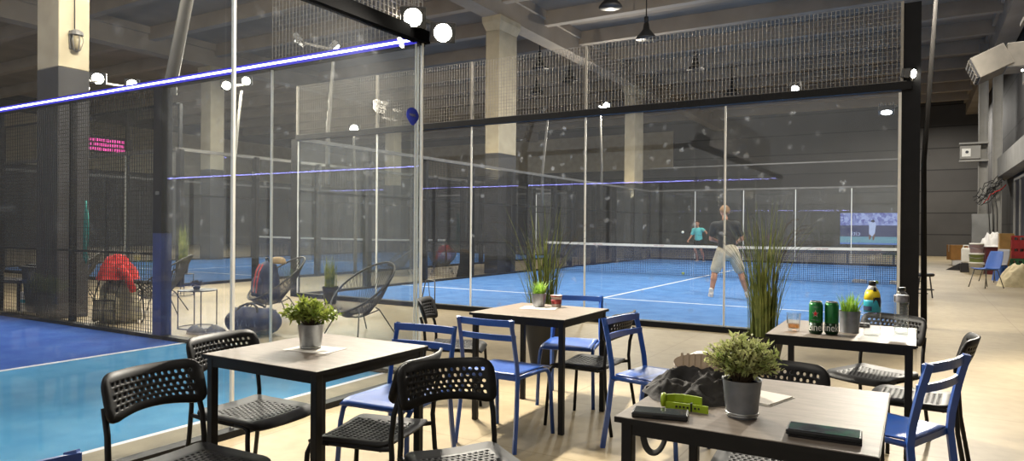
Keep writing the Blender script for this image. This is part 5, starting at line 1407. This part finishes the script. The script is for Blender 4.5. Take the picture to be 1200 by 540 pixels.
def person_parts(t, P, rot, s, hairmat, hair_thick=1.05, bald=False):
    e = MB()
    for q in (-1, 1): e.ball(P(q*.032,.0865,.004), .0105*s, 10, (1,.6,.8), rot)
    e.build('eyes', 'eye', t, True)
    MB().capsule(P(-.020,.097,-.056), P(.020,.097,-.056), .0045*s, .0045*s, 8).build('mouth', 'lip', t, True)
    h = MB(); n, m_ = 20, 10; vs = []; fs = []
    for i in range(m_+1):
        for k in range(n):
            a = 2*PI*k/n; fr = math.cos(a)                         # +1 front
            lo = .055-.115*(.5-.5*fr)-.0*abs(math.sin(a)); el = PI/2-(PI/2-math.asin(max(-.95, min(.95, lo/.1))))*i/m_
            rr = .0965*hair_thick*(1+.02*math.sin(7*a+3*i))
            vs.append(P(rr*.86*math.cos(el)*math.sin(a), rr*1.04*math.cos(el)*math.cos(a)-.006, .026+rr*math.sin(el)))
    for i in range(m_):
        for k in range(n): fs.append((i*n+k, (i+1)*n+k, (i+1)*n+(k+1)%n, i*n+(k+1)%n))
    solid(h.add(vs, fs).build('hair', hairmat, t, True), .012*s, -1)
def shoe(t, heel, toe, mat, s=1.0):
    a = Vector(heel); b = Vector(toe); d = (b-a).normalized(); mb = MB()
    mb.capsule(a+Vector((0,0,.045)), b+Vector((0,0,.035)), .046*s, .042*s, 12, .8, (0,0,1)); mb.capsule(a+Vector((0,0,.055)), a+d*.05+Vector((0,0,.09)), .045*s, .045*s, 10)
    so = MB(); x = Vector((-d.y, d.x, 0)); pts = []
    for k in range(20):
        q = 2*PI*k/20; c = a.lerp(b, .5)+d*(math.cos(q)*((b-a).length/2+.045))+x*(math.sin(q)*.045*s); pts.append((c.x, c.y))
    o = mb.build('shoe', mat, t); remesh(o, .012, 3); so.prism(pts, 0, .022).build('sole', 'shoe_white', o)
    return o

# player near the net side, seen from behind
t = thing('person', 'man seen from behind in black shirt and beige shorts, legs apart on the court', 'person', (-3.20, 13.71, .012), R(14))
b = MB()
hip = {-1: Vector((-.10,.0,.93)), 1: Vector((.09,.0,.93))}
knee = {-1: Vector((-.235,.06,.50)), 1: Vector((.245,.13,.50))}; ank = {-1: Vector((-.30,-.02,.085)), 1: Vector((.375,.16,.085))}
neck = Vector((-.055,.02,1.49))
shl = {-1: Vector((-.255,.0,1.405)), 1: Vector((.165,.0,1.42))}; elb = {-1: Vector((-.315,.12,1.14)), 1: Vector((.275,.10,1.15))}; wri = {-1: Vector((-.19,.34,1.09)), 1: Vector((.15,.33,1.05))}
for s in (-1, 1):
    b.capsule(hip[s], knee[s], .098, .062, 14); b.capsule(knee[s], knee[s].lerp(ank[s], .35)+Vector((0,-.025,0)), .060, .062, 12); b.capsule(knee[s].lerp(ank[s], .3)+Vector((0,-.02,0)), ank[s], .062, .038, 12)
    b.capsule(ank[s], ank[s]+Vector((.0,.12,-.035)), .04, .034, 10); b.capsule(shl[s], elb[s], .058, .043, 12); b.capsule(elb[s], wri[s], .044, .028, 12)
    hand(b, wri[s], (wri[s]-elb[s])+Vector((-s*.05,.03,-.02)), (-s,.2,0), s, .7)
b.capsule((-.005,0,.93), (-.015,.01,1.12), .158, .148, 16, .72); b.capsule((-.015,.01,1.12), (-.045,.01,1.34), .150, .168, 16, .66); b.capsule(shl[-1], shl[1], .072, .072, 12); b.capsule(neck-Vector((0,.01,.06)), neck+Vector((0,.015,.07)), .062, .056, 12)
P, rot = head(b, neck+Vector((-.005,.04,.185)), (-.25,1,-.12), 1.02)
remesh(b.build('body', 'skin', t), .0085, 4)
person_parts(t, P, rot, 1.02, 'hair_blond', 1.015)
sh = MB(); sh.capsule((-.006,0,.915), (-.015,.01,1.12), .182, .168, 18, .74); sh.capsule((-.015,.01,1.12), (-.045,.01,1.345), .168, .188, 18, .68); sh.capsule(shl[-1]+Vector((.02,0,0)), shl[1]-Vector((.02,0,0)), .088, .088, 12); sh.capsule(neck-Vector((0,.0,.09)), neck-Vector((0,0,.03)), .085, .066, 12)
for s in (-1, 1): sh.capsule(shl[s], shl[s].lerp(elb[s], .62), .080, .070, 12)
remesh(sh.build('shirt', 'shirt_black', t), .016, 3)
so = MB(); so.capsule((-.0,0,.89), (-.0,0,.97), .176, .172, 18, .78)
for s in (-1, 1): so.capsule(hip[s]+Vector((0,0,-.03)), hip[s].lerp(knee[s], .86), .125, .108, 14)
remesh(so.build('shorts', 'shorts_beige', t), .016, 3)
for s in (-1, 1):
    h_ = Vector((ank[s].x, ank[s].y-.03, 0)); shoe(t, h_, h_+Vector((s*.03,.21,0)), 'shoe_white'); MB().capsule(ank[s]+Vector((0,0,-.01)), ank[s]+Vector((0,-.004,.06)), .046, .046, 12).build('sock', 'sock', t, True)
# far player facing the viewer
t = thing('person', 'man facing the viewer in turquoise shirt and black shorts, far end of the court', 'person', (-7.78, 28.3, .012), R(172))
b = MB()
hip = {-1: Vector((-.09,0,.86)), 1: Vector((.09,0,.86))}; knee = {-1: Vector((-.16,.12,.46)), 1: Vector((.12,.10,.47))}; ank = {-1: Vector((-.22,-.05,.085)), 1: Vector((.07,-.08,.085))}
neck = Vector((.0,.10,1.38)); shl = {-1: Vector((-.19,.08,1.31)), 1: Vector((.19,.08,1.30))}; elb = {-1: Vector((-.36,.20,1.24)), 1: Vector((.28,.10,1.04))}; wri = {-1: Vector((-.50,.40,1.20)), 1: Vector((.33,.26,.88))}
for s in (-1, 1):
    b.capsule(hip[s], knee[s], .09, .058, 12); b.capsule(knee[s], ank[s].lerp(knee[s], .6)+Vector((0,-.02,0)), .056, .058, 12); b.capsule(knee[s].lerp(ank[s], .35)+Vector((0,-.02,0)), ank[s], .058, .036, 12); b.capsule(ank[s], ank[s]+Vector((0,.12,-.035)), .038, .032, 10)
    b.capsule(shl[s], elb[s], .054, .040, 12); b.capsule(elb[s], wri[s], .040, .027, 12); hand(b, wri[s], wri[s]-elb[s], (-s,.2,-.2), s, .8)
b.capsule((0,0,.87), (0,.04,1.06), .145, .135, 16, .72); b.capsule((0,.04,1.06), (0,.08,1.24), .135, .155, 16, .66); b.capsule(shl[-1], shl[1], .066, .066, 12); b.capsule(neck-Vector((0,.01,.05)), neck+Vector((0,.02,.06)), .058, .052, 12)
P, rot = head(b, neck+Vector((0,.05,.175)), (-.1,1,-.05), .98)
remesh(b.build('body', 'skin', t), .0085, 4); person_parts(t, P, rot, .98, 'hair_dark', 1.04)
sh = MB(); sh.capsule((0,0,.86), (0,.04,1.06), .168, .158, 18, .74); sh.capsule((0,.04,1.06), (0,.08,1.24), .158, .175, 18, .68); sh.capsule(shl[-1], shl[1], .082, .082, 12); sh.capsule(neck-Vector((0,0,.08)), neck-Vector((0,0,.03)), .078, .062, 12)
for s in (-1, 1): sh.capsule(shl[s], shl[s].lerp(elb[s], .65), .075, .066, 12)
remesh(sh.build('shirt', 'shirt_aqua', t), .016, 3)
so = MB(); so.capsule((0,0,.84), (0,0,.90), .165, .160, 18, .78)
for s in (-1, 1): so.capsule(hip[s]+Vector((0,0,-.03)), hip[s].lerp(knee[s], .7), .116, .10, 14)
remesh(so.build('shorts', 'shorts_black', t), .016, 3)
for s in (-1, 1): h_ = Vector((ank[s].x, ank[s].y-.03, 0)); shoe(t, h_, h_+Vector((s*.03,.2,0)), 'shoe_black'); MB().capsule(ank[s], ank[s]+Vector((0,0,.09)), .044, .046, 12).build('sock', 'shoe_black', t, True)

# ------------------------------------------------------------------ general light
for y, z in ((16.0, 2.6), (26.9, 2.6)):
    plight((-10.3, y, z), 60, (-10.7, y+1.2, 6.5), .06, (1, .85, .55), 130)  # warm uplights added to brighten the columns, no fixture modelled
def area(loc, size, w, col=(1,.95,.86), rot=(0,0,0)):
    l = bpy.data.lights.new('fill_light', 'AREA'); l.energy = w; l.size = size; l.color = col
    o = bpy.data.objects.new('fill_light', l); C.objects.link(o); o.location = loc; o.rotation_euler = rot
for x, y, w in [(-2.0, 1.0, 130), (-5.2, 15, 600), (-5.2, 24, 600), (-19, 15, 500), (-19, 25, 500), (1.6, 24, 420), (.6, 38, 700), (1.4, 12, 220), (-10, 1.0, 160), (-9, 7.2, 330), (-30, 20, 500)]:
    area((x, y, 7.0), 1.4, w)  # added overhead fill, no lamps hang at these spots
w = bpy.data.worlds.new('hall_ambient'); bpy.context.scene.world = w; w.use_nodes = True
bg = w.node_tree.nodes['Background']; bg.inputs[0].default_value = (1, .97, .93, 1); bg.inputs[1].default_value = .75
sc = bpy.context.scene
sc.view_settings.view_transform = 'Standard'; sc.view_settings.look = 'None'; sc.view_settings.gamma = 1; sc.view_settings.exposure = 0.03
sc.view_settings.use_curve_mapping = False
sc.cycles.transparent_max_bounces = 40; sc.cycles.max_bounces = 8; sc.cycles.diffuse_bounces = 3; sc.cycles.glossy_bounces = 4
sc.cycles.sample_clamp_indirect = 6.0; sc.cycles.use_denoising = True
